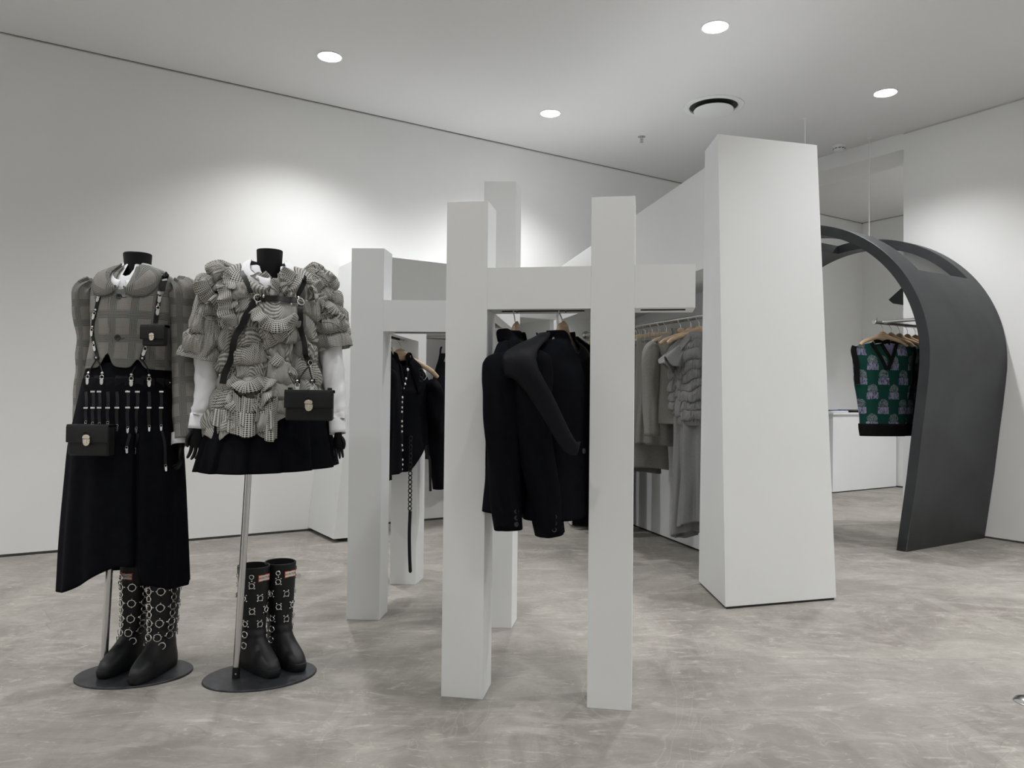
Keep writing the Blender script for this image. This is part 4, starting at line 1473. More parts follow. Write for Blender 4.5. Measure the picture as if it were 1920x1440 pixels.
# hanging frilled corner of the peplum
def drape_piece(pts_top, drop, n=40, amp=.014, waves=3.5, seed=0., off=.010, taper=None):
    P, N = px_path(pts_top, [T2, TS2], off, n=n, fallback=2.70)
    def fn(a, b):
        i = a * n; k = min(n - 1, int(i)); p = P[k].lerp(P[k + 1], i - k); q = N[k]
        ph = a * waves * 2 * math.pi + seed
        L_ = drop * (taper(a) if taper else 1) * (1 + .12 * nz(a * 5, seed, 3))
        return p + V(0, 0, -L_ * b) + V(q.x, q.y, 0).normalized() * (amp * math.sin(ph) * (b ** .7) + .012 * b) + V(.6, .3, 0) * amp * math.cos(ph) * b * .5
    mb = MB(); mb.grid(fn, n * 2, 16, False, (.16, drop)); return mb
obj('peplum', drape_piece([(405, 765), (440, 772), (475, 775), (512, 768)], .075, seed=1, waves=2.0, amp=.012, taper=lambda a: .75 + .35 * math.sin(a * 3.0)), 'gingham', J2, world=True, solid=.002)
obj('peplum', drape_piece([(480, 745), (495, 758), (510, 752), (522, 738)], .12, seed=2.5, waves=1.3, amp=.018, taper=lambda a: .8 + .5 * a), 'gingham', J2, world=True, solid=.002)
obj('peplum', drape_piece([(440, 730), (455, 742), (475, 748), (492, 740)], .10, seed=4.5, waves=1.4, amp=.018, off=.02), 'gingham', J2, world=True, solid=.002)
def rsleeve(pts, radii, seed, ncol, cell, amp):
    n = 150
    path = smooth_path(pts, n)
    keys = [(i / (len(radii) - 1), r[0], r[1]) for i, r in enumerate(radii)]
    rs = [tuple(lerp_keys(keys, k / n)) for k in range(n + 1)]
    mb = MB()
    seg = 200
    L = sum((path[i + 1] - path[i]).length for i in range(n))
    def dsp(th, b, q):
        d, dz, an = ruche(th, -b * L, amp, ncol, cell, seed)
        k = min(1, b * 10) * (1 if b < .75 else 1 - (b - .75) * 2.2)
        return d * k + .010 * math.sin(th * 5 + seed) * sstep(.8, 1, b)
    mb.tube(path, rs, seg, cap=False, disp=dsp, ref=(1, 0, 0))
    mb.uv = [(u * 1.6 + .05 * math.sin(v * 40), v * 1.3 + .03 * math.sin(u * 30)) for u, v in mb.uv]
    return mb
mb = rsleeve([atY(452, 512, 2.80), atY(420, 528, 2.80), atY(402, 560, 2.79), atY(394, 605, 2.78), atY(388, 640, 2.78), atY(381, 674, 2.78)], [(.03, .045), (.052, .065), (.048, .062), (.046, .062), (.056, .068), (.070, .076)], 7.7, 4, .085, .034)
obj('puff_sleeve', mb, 'gingham', J2, world=True, solid=.002)
TL = mb.bvh()
mb = rsleeve([atY(560, 520, 2.84), atY(588, 532, 2.85), atY(603, 560, 2.86), atY(614, 595, 2.86), atY(621, 625, 2.86), atY(628, 655, 2.86)], [(.03, .045), (.042, .058), (.043, .058), (.045, .058), (.050, .060), (.052, .060)], 2.2, 4, .06, .036)
obj('puff_sleeve', mb, 'gingham', J2, world=True, solid=.002)
TR = mb.bvh()
for i, (pts, w_, tr) in enumerate((([(385, 520), (400, 545), (420, 560), (445, 566)], .05, TL), ([(368, 585), (395, 600), (425, 596), (440, 580)], .055, TL), ([(425, 500), (440, 515), (444, 540)], .04, TL),
                                   ([(590, 512), (606, 520), (620, 535)], .035, TR), ([(600, 560), (618, 566), (634, 580)], .04, TR), ([(600, 605), (622, 605), (640, 615)], .045, TR), ([(575, 505), (590, 530), (596, 560)], .04, TR))):
    P, N = px_path(pts, [tr, T2], .003, n=40, fallback=2.76)
    mb = MB(); ruffle(mb, P, N, -w_ if i % 2 else w_, .013, 3, 20 + i, .45)
    obj('ruffle', mb, 'gingham', J2, world=True, solid=.002)
for side in (-1, 1):
    mb = body_collar(k2, side, lambda a: 1.500 - .105 * sstep(.62, 1.0, a) ** 1.4, lambda a: 1.455 - .100 * sstep(.30, .85, a), gap=.10, off=.018, yaw=.28, roll=.020, wob=.018, a_round=.9)
    obj('collar', mb, 'gingham', J2, world=True, solid=.004)
for i, (pts, w_) in enumerate((([(470, 520), (485, 532), (500, 545), (515, 552)], .055), ([(556, 520), (548, 536), (535, 548), (522, 556)], .05))):
    P, N = px_path(pts, [T2], .018, n=40, fallback=2.72)
    mb = MB(); ruffle(mb, P, N, w_ if i else -w_, .012, 2.2, 40 + i, .35)
    obj('ruffle', mb, 'gingham', J2, world=True, solid=.002)
# shirt
S2 = thing('white_shirt', 'white shirt with long loose sleeves under the ruched check jacket', 'shirt', (nk2.x, Y2, 1.2))
for side in (-1, 1):
    mb = body_collar(k2, side, lambda a: 1.524 - .085 * sstep(.60, 1.0, a) ** 1.3, lambda a: 1.485 - .105 * sstep(.55, .97, a), gap=.06, off=.010, roll=.006, yaw=.28, a_round=.97)
    obj('collar', mb, 'shirt', S2, world=True, solid=.003)
mb = ring_loft([(a_, b_, c_, d_ + .004, e_ + .004) for a_, b_, c_, d_, e_ in k2], 60, 20, top=topV(1.495, 1.43, .30, -math.pi / 2 + .3), hem=lambda th: 1.35)
obj('shirt_front', mb, 'shirt', S2, world=True)
mb = MB()
pA = [atY(388, 640, 2.79), atY(388, 690, 2.79), atY(385, 735, 2.78), atY(380, 765, 2.77), atY(376, 780, 2.765)]
mb.tube(smooth_path(pA, 24), [(.046 - .00012 * k * 6, .046) for k in range(25)], 36, cap=False, ref=(1, 0, 0), disp=lambda th, b, q: .008 * nz(math.cos(th) * 1.5 + b * 5, b * 7, 2 + math.sin(th)) + .004 * math.sin(th * 5 + b * 6) * sstep(.5, 1, b))
obj('sleeve', mb, 'shirt', S2, world=True)
mb = MB(); mb.tube(smooth_path([atY(376, 776, 2.765), atY(373, 804, 2.76)], 4), [(.0345, .036), (.035, .036), (.0355, .037), (.036, .037), (.037, .038)], 36, cap=False, ref=(1, 0, 0))
obj('cuff', mb, 'shirt', S2, world=True, solid=.003)
mb = MB()
pA = [atY(614, 630, 2.86), atY(623, 680, 2.86), atY(628, 730, 2.85), atY(631, 770, 2.84), atY(631, 788, 2.83)]
mb.tube(smooth_path(pA, 24), [(.044 - .0005 * k, .044 - .0004 * k) for k in range(25)], 36, cap=False, ref=(1, 0, 0), disp=lambda th, b, q: .008 * nz(math.cos(th) * 1.5 + b * 5, b * 7, 9 + math.sin(th)) + .004 * math.sin(th * 5 + b * 5) * sstep(.5, 1, b))
obj('sleeve', mb, 'shirt', S2, world=True)
mb = MB(); mb.tube(smooth_path([atY(631, 786, 2.83), atY(633, 813, 2.82)], 4), [(.028, .032), (.0285, .032), (.029, .033), (.0295, .033), (.030, .034)], 36, cap=False, ref=(1, 0, 0))
obj('cuff', mb, 'shirt', S2, world=True, solid=.003)
hand('hand', M2, atY(372, 803, 2.76), -1, yaw=-1.15, s=.74)
hand('hand', M2, atY(634, 815, 2.82), 1, yaw=1.3, s=.58)

# harness over the ruched jacket
H2 = thing('chest_harness', 'black leather chest harness buckled over the ruched check jacket', 'harness', (nk2.x, Y2, 1.2))
TT = [T2, TS2]
def belt(pts, w_, parent=None, off=.018, trees=None, fb=2.66):
    P, N = px_path(pts, trees or TT, off, fallback=fb)
    for _ in range(6):
        P = [P[0]] + [(P[i - 1] + P[i] * 2 + P[i + 1]) / 4 for i in range(1, len(P) - 1)] + [P[-1]]
    mb = MB(); ribbon(mb, P, N, w_, .0035)
    return obj('strap', mb, 'leather', parent or H2, world=True), P, N
belt([(482, 560), (505, 562), (530, 565), (553, 568)], .020)
belt([(474, 566), (462, 595), (450, 625), (438, 655), (428, 690), (420, 720)], .022, off=.022)
belt([(559, 574), (564, 600), (568, 630), (572, 655), (574, 678)], .018)
belt([(470, 552), (462, 535), (456, 515)], .016)
belt([(560, 560), (566, 540), (572, 520)], .016)
for px, py in ((478, 558), (556, 570), (488, 560), (545, 566)):
    c, n_ = cast(px, py, [T2], .026)
    mb = MB()
    if px in (478, 556): mb.ring(c, n_, .013, .002, 20, 6)
    rivet_mb(mb, c + V(.02, 0, .004), n_, .004)
    rivet_mb(mb, c + V(-.004, 0, -.02), n_, .004)
    obj('ring', mb, 'nickel', H2, world=True)
c0, n0 = cast(573, 683, [T2], .024)
ax = axes(V(0, 0, -1), n0)
mb = MB(); plate_outline(mb, c0, ax, [(-.013, -.008), (.013, -.008), (.013, .010), (-.013, .010)], .004); o = obj('buckle', mb, 'leather', H2, world=True, bevel=.001)
mb = MB(); mb.ring(c0 + n0 * .005, n0, .009, .0012, 16, 5); rivet_mb(mb, c0 + n0 * .004 + V(0, 0, -.014), n0, .0045)
obj('buckle_ring', mb, 'nickel', o, world=True)
bagc = atY(581, 761, 2.625)
for dx in (-16, 12):
    P = smooth_path([c0 + V(0, 0, -.012), (c0 + atY(574 + dx * .6, 703, 2.66)) / 2 + V(0, 0, -.004), atY(574 + dx, 714, 2.65)], 10)
    mb = MB(); mb.tube(P, .0028, 6); s_ = obj('strap', mb, 'leather', H2, world=True)
    mb = MB(); plate_outline(mb, P[-1] + V(0, 0, .006), axes(V(0, 0, -1), V(.2, -1, 0)), tab_pts(.009, .018), .003); obj('leather_end', mb, 'leather', s_, world=True)
    mb = MB(); rivet_mb(mb, P[-1] + V(0, -.004, 0), V(.2, -1, 0), .0045); obj('rivet', mb, 'nickel', s_, world=True)
    garter_clip(s_, P[-1] + V(0, -.002, -.010), V(.2, -1, 0), V(0, 0, -1), 1.1)
bag_box('shoulder_bag', 'black leather flap bag hanging from the harness before the short skirt', 'bag', bagc, .10, .156, .101, .042, .055, 1.15)

# ================================================================== BOOTS
def lettering(text, size):
    cu = bpy.data.curves.new('lettering', 'FONT'); cu.body = text; cu.size = size; cu.align_x = 'CENTER'; cu.align_y = 'CENTER'; cu.extrude = .0002
    cu.space_character = 1.12
    tmp = bpy.data.objects.new('lettering', cu); COL.objects.link(tmp)
    me = bpy.data.meshes.new_from_object(tmp.evaluated_get(bpy.context.evaluated_depsgraph_get()))
    bpy.data.objects.remove(tmp)
    me.materials.clear(); me.materials.append(MAT['print'])
    return me
def boot(name, label, loc, yaw, style, group):
    t = thing(name, label, 'boot', loc, yaw, group)
    # horizontal slices: z, back, front, half width   (toe towards -y)
    K = [(.012, .062, .190, .044), (.020, .063, .194, .0455), (.036, .062, .191, .045), (.050, .060, .180, .043), (.062, .058, .158, .0415), (.074, .056, .132, .0400), (.088, .055, .108, .039),
         (.102, .054, .088, .038), (.118, .054, .073, .038), (.140, .054, .064, .0395), (.165, .055, .060, .042), (.20, .057, .058, .045), (.26, .059, .059, .050), (.32, .060, .060, .0535), (.372, .061, .060, .056)]
    def sl(a, z):
        bk, fr, hw = lerp_keys(K, z)
        th = a * 2 * math.pi + math.pi / 2
        c, s_ = math.cos(th), math.sin(th)
        lng = sstep(.07, .15, fr)
        y = s_ * bk if s_ > 0 else sgnpow(s_, 1 - .22 * lng) * fr
        sh = 1.0
        if s_ < 0 and fr > .09:
            sh = 1 - .06 * abs(s_)
        x = sgnpow(c, (1 - .34 * lng) if s_ < 0 else .95) * hw * sh
        return V(x, y, z)
    def body(a, b):
        z = .372 - (.372 - .012) * b
        p = sl(a, z)
        n_ = V(p.x, p.y * .6, 0).normalized() if p.length else V(0, 0, 0)
        return p + n_ * (.0018 * math.sin(z * 160) * math.exp(-((z - .13) / .03) ** 2))
    mb = MB(); mb.grid(body, 72, 90, True)
    bd = obj('boot_body', mb, 'rubber', t, solid=.003)
    tree = MB(); tree.grid(body, 72, 90, True)
    mb = MB(); mb.tube([sl(k / 40, .372) for k in range(41)], .0028, 6, cap=False); obj('top_binding', mb, 'rubber', t)
    mb = MB(); mb.grid(lambda a, b: sl(a, .372 - .1 * b) * (1 - .05) + V(0, 0, .018 * (1 - b) * 0 + .05 * (.372 - .1 * b)), 40, 6, True); obj('lining', mb, 'inner', t)
    mb = MB()
    vs, fs = [], []
    n = 64
    for z, k in ((0.0, 1.02), (.006, 1.055), (.020, 1.06), (.030, 1.05), (.031, 1.0)):
        for i in range(n):
            q = sl(i / n, max(.014, z))
            vs.append(V(q.x * k, q.y * k, z))
    for r in range(4):
        for i in range(n):
            fs.append((r * n + i, r * n + (i + 1) % n, (r + 1) * n + (i + 1) % n, (r + 1) * n + i))
    fs.append(tuple(range(n)))
    mb.add(vs, fs); obj('sole', mb, 'rubber', t)
    # brand patch with its writing
    def on(az, z, off=.002):
        """point on the shaft; az measured from straight ahead (-y), positive to +x"""
        a = ((math.radians(az - 90) - math.pi / 2) / (2 * math.pi)) % 1.0
        p = sl(a, z)
        n_ = V(p.x / .0035, p.y / .004, 0).normalized()
        return p + n_ * off, n_
    def patch(name_, az, z, w_, h_, mat, off, th=.0012, par=t):
        c, n_ = on(az, z, off)
        x = V(0, 0, 1).cross(n_).normalized()
        zz = V(0, 0, 1)
        mb = MB(); mb.prism([c - x * w_ - zz * h_, c + x * w_ - zz * h_, c + x * w_ + zz * h_, c - x * w_ + zz * h_], n_ * th)
        return obj(name_, mb, mat, par), c, n_, x
    laz = -2 if style == 'rings' else 14
    pl, c, n_, x = patch('brand_patch', laz, .335, .0255, .0125, 'label_red', .0015)
    pl2, c2, n2_, x2 = patch('patch_face', laz, .335, .0230, .0098, 'label_cream', .0029, par=pl)
    lm = lettering('HUNTER', .0115)
    lo = bpy.data.objects.new('lettering', lm); COL.objects.link(lo); lo.parent = pl
    lo.location = c2 + n2_ * .0016
    lo.rotation_euler = Matrix(((x.x, 0, n_.x), (x.y, 0, n_.y), (x.z, 1, n_.z))).to_euler()
    # harness of straps, rings and studs
    def strap(pts, w_=.010):
        P, N = [], []
        keys = [(i, *p) for i, p in enumerate(pts)]
        m_ = (len(pts) - 1) * 8
        for k in range(m_ + 1):
            az, z = lerp_keys(keys, (len(pts) - 1) * k / m_)
            p, n__ = on(az, z, .0015); P.append(p); N.append(n__)
        mb = MB(); ribbon(mb, P, N, w_, .0022); straps.append(mb)
    straps, studs = [], []
    rings = []
    def ringat(az, z, R=.0132):
        p, n__ = on(az, z, .0085)
        mb = MB(); mb.ring(p, n__, R, .0019, 18, 6)
        rings.append(mb)
    def studat(az, z, r=.0034):
        p, n__ = on(az, z, .0035); mb = MB(); rivet_mb(mb, p, n__, r); studs.append(mb)
    if style == 'rings':
        for z in (.295, .235, .178, .128):
            for k in range(8):
                az = -180 + 45 * k + 22
                ringat(az, z)
                strap([(az + 9, z), (az + 36, z)])
                studat(az + 15, z); studat(az + 29, z)
        for k in range(8):
            az = -180 + 45 * k + 22
            for za, zb2 in ((.352, .307), (.283, .247), (.223, .190), (.166, .140)):
                strap([(az, za), (az, zb2)])
                studat(az, za - .004, .0028); studat(az, zb2 + .004, .0028)
                if k % 2:
                    ringat(az, (za + zb2) / 2 + .002, .0105)
        ringat(50, .098, .012); ringat(-60, .098, .012)
        strap([(50, .118), (50, .109)]); strap([(-60, .118), (-60, .109)])
    else:
        zs = (.310, .262, .214, .166)
        for r_, z in enumerate(zs):
            for k in range(6):
                az = -180 + 60 * k + (30 if r_ % 2 else 0) - 32
                if r_ == 0 and abs(az - 28) < 2:
                    continue
                ringat(az, z, .0092)
                for sx in (-1, 1):
                    for sz in (-1, 1):
                        studat(az + sx * 9, z + sz * .011, .0033)
                if r_ < 3:
                    strap([(az + 6, z - .006), (az + 30 - 6, zs[r_ + 1] + .006)], .009)
                    strap([(az - 6, z - .006), (az - 30 + 6, zs[r_ + 1] + .006)], .009)
                if r_ == 0:
                    strap([(az, .322), (az, .352)], .008); ringat(az, .343, .0075); studat(az, .327)
        ringat(-70, .125, .0115); ringat(68, .125, .0115)
        strap([(-70, .137), (-68, .158)], .008); strap([(68, .137), (66, .158)], .008)
        ringat(-80, .085, .0115); strap([(-78, .097), (-72, .113)], .008)
    for mbr in straps:
        obj('strap', mbr, 'leather', t)
    for mbr in studs:
        obj('stud', mbr, 'nickel', t)
    for mbr in rings:
        obj('ring', mbr, 'nickel', t)
    return t
boot('tall_boot', 'black rubber boot with ring harness below the long skirt, beside the pole', V(-1.428, 2.955, .007), math.radians(-8), 'rings', 'boots under the long skirt')
boot('tall_boot', 'black rubber boot with ring harness below the long skirt, the one farther from the pole', V(-1.300, 2.900, .007), math.radians(-4), 'rings', 'boots under the long skirt')
boot('tall_boot', 'black studded rubber boot under the short skirt, the one partly behind the pole', V(-.975, 2.935, .007), math.radians(42), 'lattice', 'boots under the short skirt')
b4 = boot('tall_boot', 'black studded rubber boot under the short skirt, with a round metal tag at its rim', V(-.895, 3.005, .007), math.radians(40), 'lattice', 'boots under the short skirt')
mb = MB(); c = atY(560, 1080, 3.0); mb.lathe(c, [(.010, 0), (.010, .0015), (.0001, .0016)], 20, V(.1, -1, .1)); mb.tube([c + V(-.004, 0, .022), c + V(-.001, 0, .008)], .0015, 6)
obj('metal_tag', mb, 'nickel', b4, world=True)

# ================================================================== HANGERS AND HANGING CLOTHES
def hanger(name, label, loc, rotz, half=.205, drop=.07, neck=.085, group=None, bar=False, parent_thing=None, thick=.011, hook_r=.019):
    """wooden hanger; its origin is the top of the rail it hooks over, x along the shoulders"""
    t = thing(name, label, 'hanger', loc, rotz, group)
    mb = MB()
    R = hook_r
    pts = [V(R * math.cos(a), 0, -R + R * math.sin(a)) for a in [math.radians(d_) for d_ in range(195, -50, -15)]]
    pts = [V(-p.x, 0, p.z) for p in pts]
    pts = pts + [V(-.006, 0, -R * 2.2), V(0, 0, -R * 2.9), V(0, 0, -neck)]
    mb.tube(smooth_path(pts, 40), .0019, 7)
    obj('hook', mb, 'chrome', t)
    mb = MB()
    n = 32
    path, rad = [], []
    for i in range(n + 1):
        x = -half + 2 * half * i / n
        u = abs(x) / half
        z = -neck - .030 - (drop) * (u ** 1.25) - .012 * sstep(.8, 1, u)
        path.append(V(x, -.014 * u * u, z))
        h_ = .014 + .020 * math.exp(-(u / .16) ** 2) - .004 * sstep(.9, 1, u)
        rad.append((h_, thick))
    path[0] = path[0]
    mb.tube(path, rad, 14, ref=(0, 0, 1))
    obj('wooden_body', mb, 'wood', t, angle=60)
    if bar:
        mb = MB(); mb.tube([V(-half * .86, 0, -neck - .10), V(half * .86, 0, -neck - .10)], .006, 10)
        obj('bar', mb, 'wood', t)
    return t

def bar_hanger(name, label, loc, rotz, half=.15, neck=.10, group=None):
    """trouser/skirt hanger: straight wooden bar with two wire clips"""
    t = thing(name, label, 'hanger', loc, rotz, group)
    mb = MB(); R = .019
    pts = [V(-R * math.cos(a), 0, -R + R * math.sin(a)) for a in [math.radians(d_) for d_ in range(195, -50, -15)]] + [V(-.006, 0, -R * 2.2), V(0, 0, -R * 2.9), V(0, 0, -neck)]
    mb.tube(smooth_path(pts, 40), .0019, 7); obj('hook', mb, 'chrome', t)
    mb = MB(); mb.box((0, 0, -neck - .012), (half * 2, .014, .026)); obj('wooden_body', mb, 'wood', t, bevel=.004)
    for sx in (-1, 1):
        mb = MB()
        x = sx * half * .62
        mb.tube(smooth_path([V(x - .012, -.012, -neck - .03), V(x - .010, -.006, -neck + .022), V(x, 0, -neck + .034), V(x + .010, -.006, -neck + .022), V(x + .012, -.012, -neck - .03)], 16), .0018, 6)
        mb.box((x, -.011, -neck - .032), (.030, .006, .012))
        obj('clip', mb, 'chrome', t)
    return t

def blazer(name, label, loc, rotz, mat, top=-.115, length=.72, half=.205, sl_len=.60, drop=.075, depth=.075, group=None, collar_kind='lapel',
           sleeve_mat=None, buttons=3, sleeve_in=.0, sleeve_fwd=-.05, cuff_split=True, sleeves=(-1, 1), flare=1.05, amp=.006, seedv=0.0, body_hem=None, slr=1.0):
    t = thing(name, label, 'jacket', loc, rotz, group)
    z0 = top
    keys = [(z0 - length, 0, 0, half * .86 * flare, depth * 1.15), (z0 - length * .6, 0, 0, half * .80, depth * 1.0), (z0 - length * .35, 0, 0, half * .86, depth * 1.05),
            (z0 - drop - .08, 0, 0, half * .90, depth * 1.0), (z0 - drop - .02, 0, 0, half * .92, depth * .75), (z0 - drop * .45, 0, 0, half * .62, depth * .62), (z0 - .008, 0, .004, half * .32, depth * .55), (z0 + .028, 0, .006, half * .27, depth * .5)]
    def fo(th, b, z):
        return amp * math.sin(th * 6 + seedv) * sstep(.25, 1, b) + amp * 1.2 * nz(math.cos(th) * 2.5 + seedv, math.sin(th) * 3, z * 5)
    hemf = body_hem or (lambda th: z0 - length + .018 * math.exp(-((math.cos(th) - .05) / .10) ** 2) * (math.sin(th) < 0))
    mb = ring_loft(keys, 84, 60, hem=hemf, fold=fo, top=lambda th: z0 + .026 - .075 * math.exp(-(((th + math.pi / 2 + math.pi) % (2 * math.pi) - math.pi) / .35) ** 2), uvs=(1.1, length))
    obj('jacket_body', mb, mat, t, solid=.003)
    for sx in sleeves:
        p = [V(sx * half * .84, 0, z0 - drop - .015), V(sx * half * 1.02, -.006, z0 - drop - .06), V(sx * half * 1.08, -.012, z0 - drop - .18), V(sx * (half * 1.06 - sleeve_in * .4), sleeve_fwd * .5, z0 - drop - .36), V(sx * (half * 1.02 - sleeve_in), sleeve_fwd, z0 - drop - sl_len)]
        path = smooth_path(p, 40)
        kk = [(0, .020, .035), (.10, .042, .062), (.3, .050, .070), (.6, .044, .060), (1, .038, .050)]
        rs = [tuple(v_ * slr for v_ in lerp_keys(kk, k / 40)) for k in range(41)]
        mb = MB()
        mb.tube(path, rs, 40, cap=False, ref=(1, 0, 0), disp=lambda th, b, q: .006 * nz(math.cos(th) * 2, b * 6 + seedv, math.sin(th) * 2) + .003 * math.sin(th * 3 + b * 14))
        mb.uv = [(u * 1.1, v) for u, v in mb.uv]
        sv = obj('sleeve', mb, sleeve_mat or mat, t, solid=.002)
        e = path[-1]
        for k in range(buttons):
            mb = MB()
            c = e + V(sx * .040 * slr, -.004 + .004 * k, .022 + .022 * k)
            c = e + V(sx * .030 * slr, -.036 * slr, .022 + .021 * k)
            mb.lathe(c, [(.0075, 0), (.0082, .002), (.0075, .0035), (.0052, .0035), (.004, .0022), (.0002, .0022)], 14, V(sx * .75, -.7, 0))
            obj('cuff_button', mb, 'button', sv)
    if collar_kind == 'lapel':
        for sx in (-1, 1):
            mb = body_collar(keys, sx, lambda a: z0 + .030 - .05 * sstep(.5, 1, a), lambda a: z0 - .010 - .20 * sstep(.55, 1, a) ** 1.2, gap=.35, off=.006, roll=.010, a_round=.93)
            obj('lapel', mb, mat, t, solid=.003)
    return t, keys

# --- the two jackets on the front gate
GROUPJ = None
rodC = lambda t_: P_(t_, Wp * .48)
pG1 = rodC(.232); pG2 = rodC(.398)
zr = ZB0 + .022
h = hanger('coat_hanger', 'pale wooden hanger of the black jacket next to the first front post', V(pG1.x, pG1.y, zr), math.radians(72), half=.095, neck=.058, hook_r=.020, drop=.11)
h = hanger('coat_hanger', 'pale wooden hanger of the wide-collared black jacket on the front gate', V(pG2.x, pG2.y, zr), math.radians(50), half=.110, neck=.058, hook_r=.020, drop=.12)
t, kb = blazer('black_jacket', 'narrow black jacket seen edge-on beside the first front post', V(pG1.x, pG1.y, zr), math.radians(72), 'wool', top=-.118, length=.595, half=.155, sl_len=.585, depth=.080, drop=.055, sleeve_fwd=-.03, sleeve_in=.02, slr=.98, amp=.005, seedv=1.)
mb = MB()
mb.grid(lambda a, b: V(.015 + .055 * b + .02 * math.sin(a * 3), -.075 - .060 * b * (.4 + math.sin(a * math.pi)), -.095 - .15 * a - .03 * b), 24, 12)
obj('lapel', mb, 'wool2', t, solid=.004)
t, kb = blazer('black_jacket', 'black jacket with a very wide pointed collar on the front gate', V(pG2.x, pG2.y, zr), math.radians(50), 'wool', top=-.118, length=.61, half=.175, sl_len=.60, depth=.095, drop=.055, sleeve_fwd=-.04, sleeve_in=.07, collar_kind=None, slr=1.12, amp=.006, seedv=2.5)
# wide sailor-like collar with two long points in front
ck = [(-.60, 0, -.02, .195, .140), (-.45, 0, -.015, .205, .138), (-.32, 0, -.01, .240, .135), (-.24, 0, 0, .262, .130), (-.19, 0, 0, .245, .115), (-.155, 0, 0, .180, .092), (-.12, 0, .004, .095, .066), (-.085, 0, .006, .055, .055)]
for sx in (-1, 1):
    mb = body_collar(ck, sx, lambda a: -.104 - .369 * sstep(.66, 1.0, a) ** 1.2, lambda a: -.240 - .020 * math.sin(a * 3) - .262 * sstep(.58, .95, a), gap=.50, off=.004, roll=.012, a_round=.999)
    obj('wide_collar', mb, 'wool2', t, solid=.004)
mb = MB(); mb.lathe(V(-.02, -.108, -.50), [(.009, 0), (.0095, .002), (.006, .003), (.0002, .002)], 14, V(0, -1, 0)); obj('front_button', mb, 'button', t)

# --- jackets on the rear left gate (hooked over its front-to-back beam)
zr2 = ZB0 + .022
def beamD(s_):
    a = (Q_(.152, .14) + Q_(0, .14)) / 2
    b = e1 + (Q_(0, .14) - Q_(.152, .14)) / 2
    return a + (b - a) * s_
pa, pb = beamD(.48), beamD(.84)
h = hanger('coat_hanger', 'wooden hanger half hidden by the rear left post, nearer of its pair', V(pa.x, pa.y, zr2), math.radians(80), half=.115, neck=.075, drop=.08)
t, kb = blazer('black_jacket', 'plain black jacket mostly hidden by the rear left post', V(pa.x, pa.y, zr2), math.radians(80), 'wool', top=-.12, length=.60, half=.12, sl_len=.56, depth=.05, drop=.06, sleeve_fwd=-.01, sleeve_in=.0, buttons=0, seedv=5, sleeves=(-1,))
h = hanger('coat_hanger', 'wooden hanger with its right tip bare, holding the studded jacket', V(pb.x, pb.y, zr2), math.radians(30), half=.215, neck=.070, drop=.105)
t, kb = blazer('studded_jacket', 'black jacket with rows of silver studs behind the rear left gate', V(pb.x, pb.y, zr2), math.radians(30), 'wool', top=-.115, length=.50, half=.185, sl_len=.60, depth=.06, drop=.115, sleeve_fwd=-.01, sleeve_in=-.05, buttons=0, seedv=8, collar_kind='lapel',
    body_hem=lambda th: -.125 - .60 + .14 * sstep(.1, 1.0, math.cos(th)) + .06 * sstep(.0, 1, -math.cos(th)))
mb = MB()
for k in range(3):
    x = -.232 + .012 * k
    P = [V(x, -.01, -.82), V(x - .004, -.012, -.87), V(x + .003, -.01, -.925 + .02 * k)]
    ribbon(mb, P, [V(0, -1, 0)] * 3, .007, .002)
    obj('loose_thread', mb, 'wool', t); mb = MB()
MTX = full_matrix(t)
body = [c for c in t.children if c.name.startswith('jacket_body')][0]
mbq = MB(); mbq.v = [v_.co.copy() for v_ in body.data.vertices]; mbq.f = [tuple(p_.vertices) for p_ in body.data.polygons]
TG = mbq.bvh(MTX)
studs = [(761, 710), (759, 720), (756, 728), (749, 730), (735, 738), (734, 747), (741, 753), (754, 745), (753, 754), (753, 764), (746, 767), (753, 772), (734, 776), (734, 787), (753, 790), (748, 795), (753, 799), (742, 809), (753, 809), (734, 816), (747, 829), (737, 834), (753, 835), (733, 822), (754, 844), (754, 862), (754, 871), (753, 880), (764, 693)]
for px, py in studs:
    c, n_ = cast(px, py, [TG], .002, 3.8)
    mb = MB(); rivet_mb(mb, c, n_, .0085 if py < 700 else .0066)
    obj('stud', mb, 'nickel', t, world=True)
for pts in ([(764, 693), (760, 715), (750, 730), (738, 745), (734, 760)], [(754, 740), (753, 770), (753, 810), (753, 845)], [(734, 776), (745, 795), (753, 810), (745, 826), (734, 838)]):
    P, N = px_path(pts, [TG], .001, fallback=3.8)
    mb = MB(); ribbon(mb, P, N, .016, .002); obj('stud_strap', mb, 'leather', t, world=True)
# hanging strap: woven links then a plain tail
mb = MB()
yS = 3.93
for k in range(17):
    c = atY(770 - .1 * k, 822 + 8.2 * k, yS)
    mb.ring(c, V((k % 2) * .8, -1, 0), .0105, .0034, 14, 6, sx=.8)
hs = obj('linked_strap', mb, 'leather', t, world=True)
mb = MB(); ribbon(mb, smooth_path([atY(795, 800, 4.2), atY(799, 850, 4.2), atY(804, 857, 4.2), atY(806, 870, 4.2), atY(807, 921, 4.2)], 30), [V(.2, -1, 0)] * 31, .014, .003); obj('strap_tail', mb, 'leather', t, world=True)
mb = MB()
P = [atY(769, 958, yS), atY(767.5, 1000, yS), atY(768, 1040, yS), atY(769, 1065, yS), atY(769.5, 1074, yS)]
ribbon(mb, smooth_path(P, 16), [V(.1, -1, 0)] * 17, lambda f: .017 if f < .93 else .017 * (1.02 - f) / .09, .004)
obj('strap_tail', mb, 'leather', t, world=True)
for k, (px, py) in enumerate(((789, 696), (790, 704), (789, 712))):
    mb = MB(); c = atY(px, py, 3.97)
    mb.ring(c, V(.3 * (k % 2), -1, 0), .010, .0045, 12, 6)
    obj('leather_link', mb, 'leather', t, world=True)
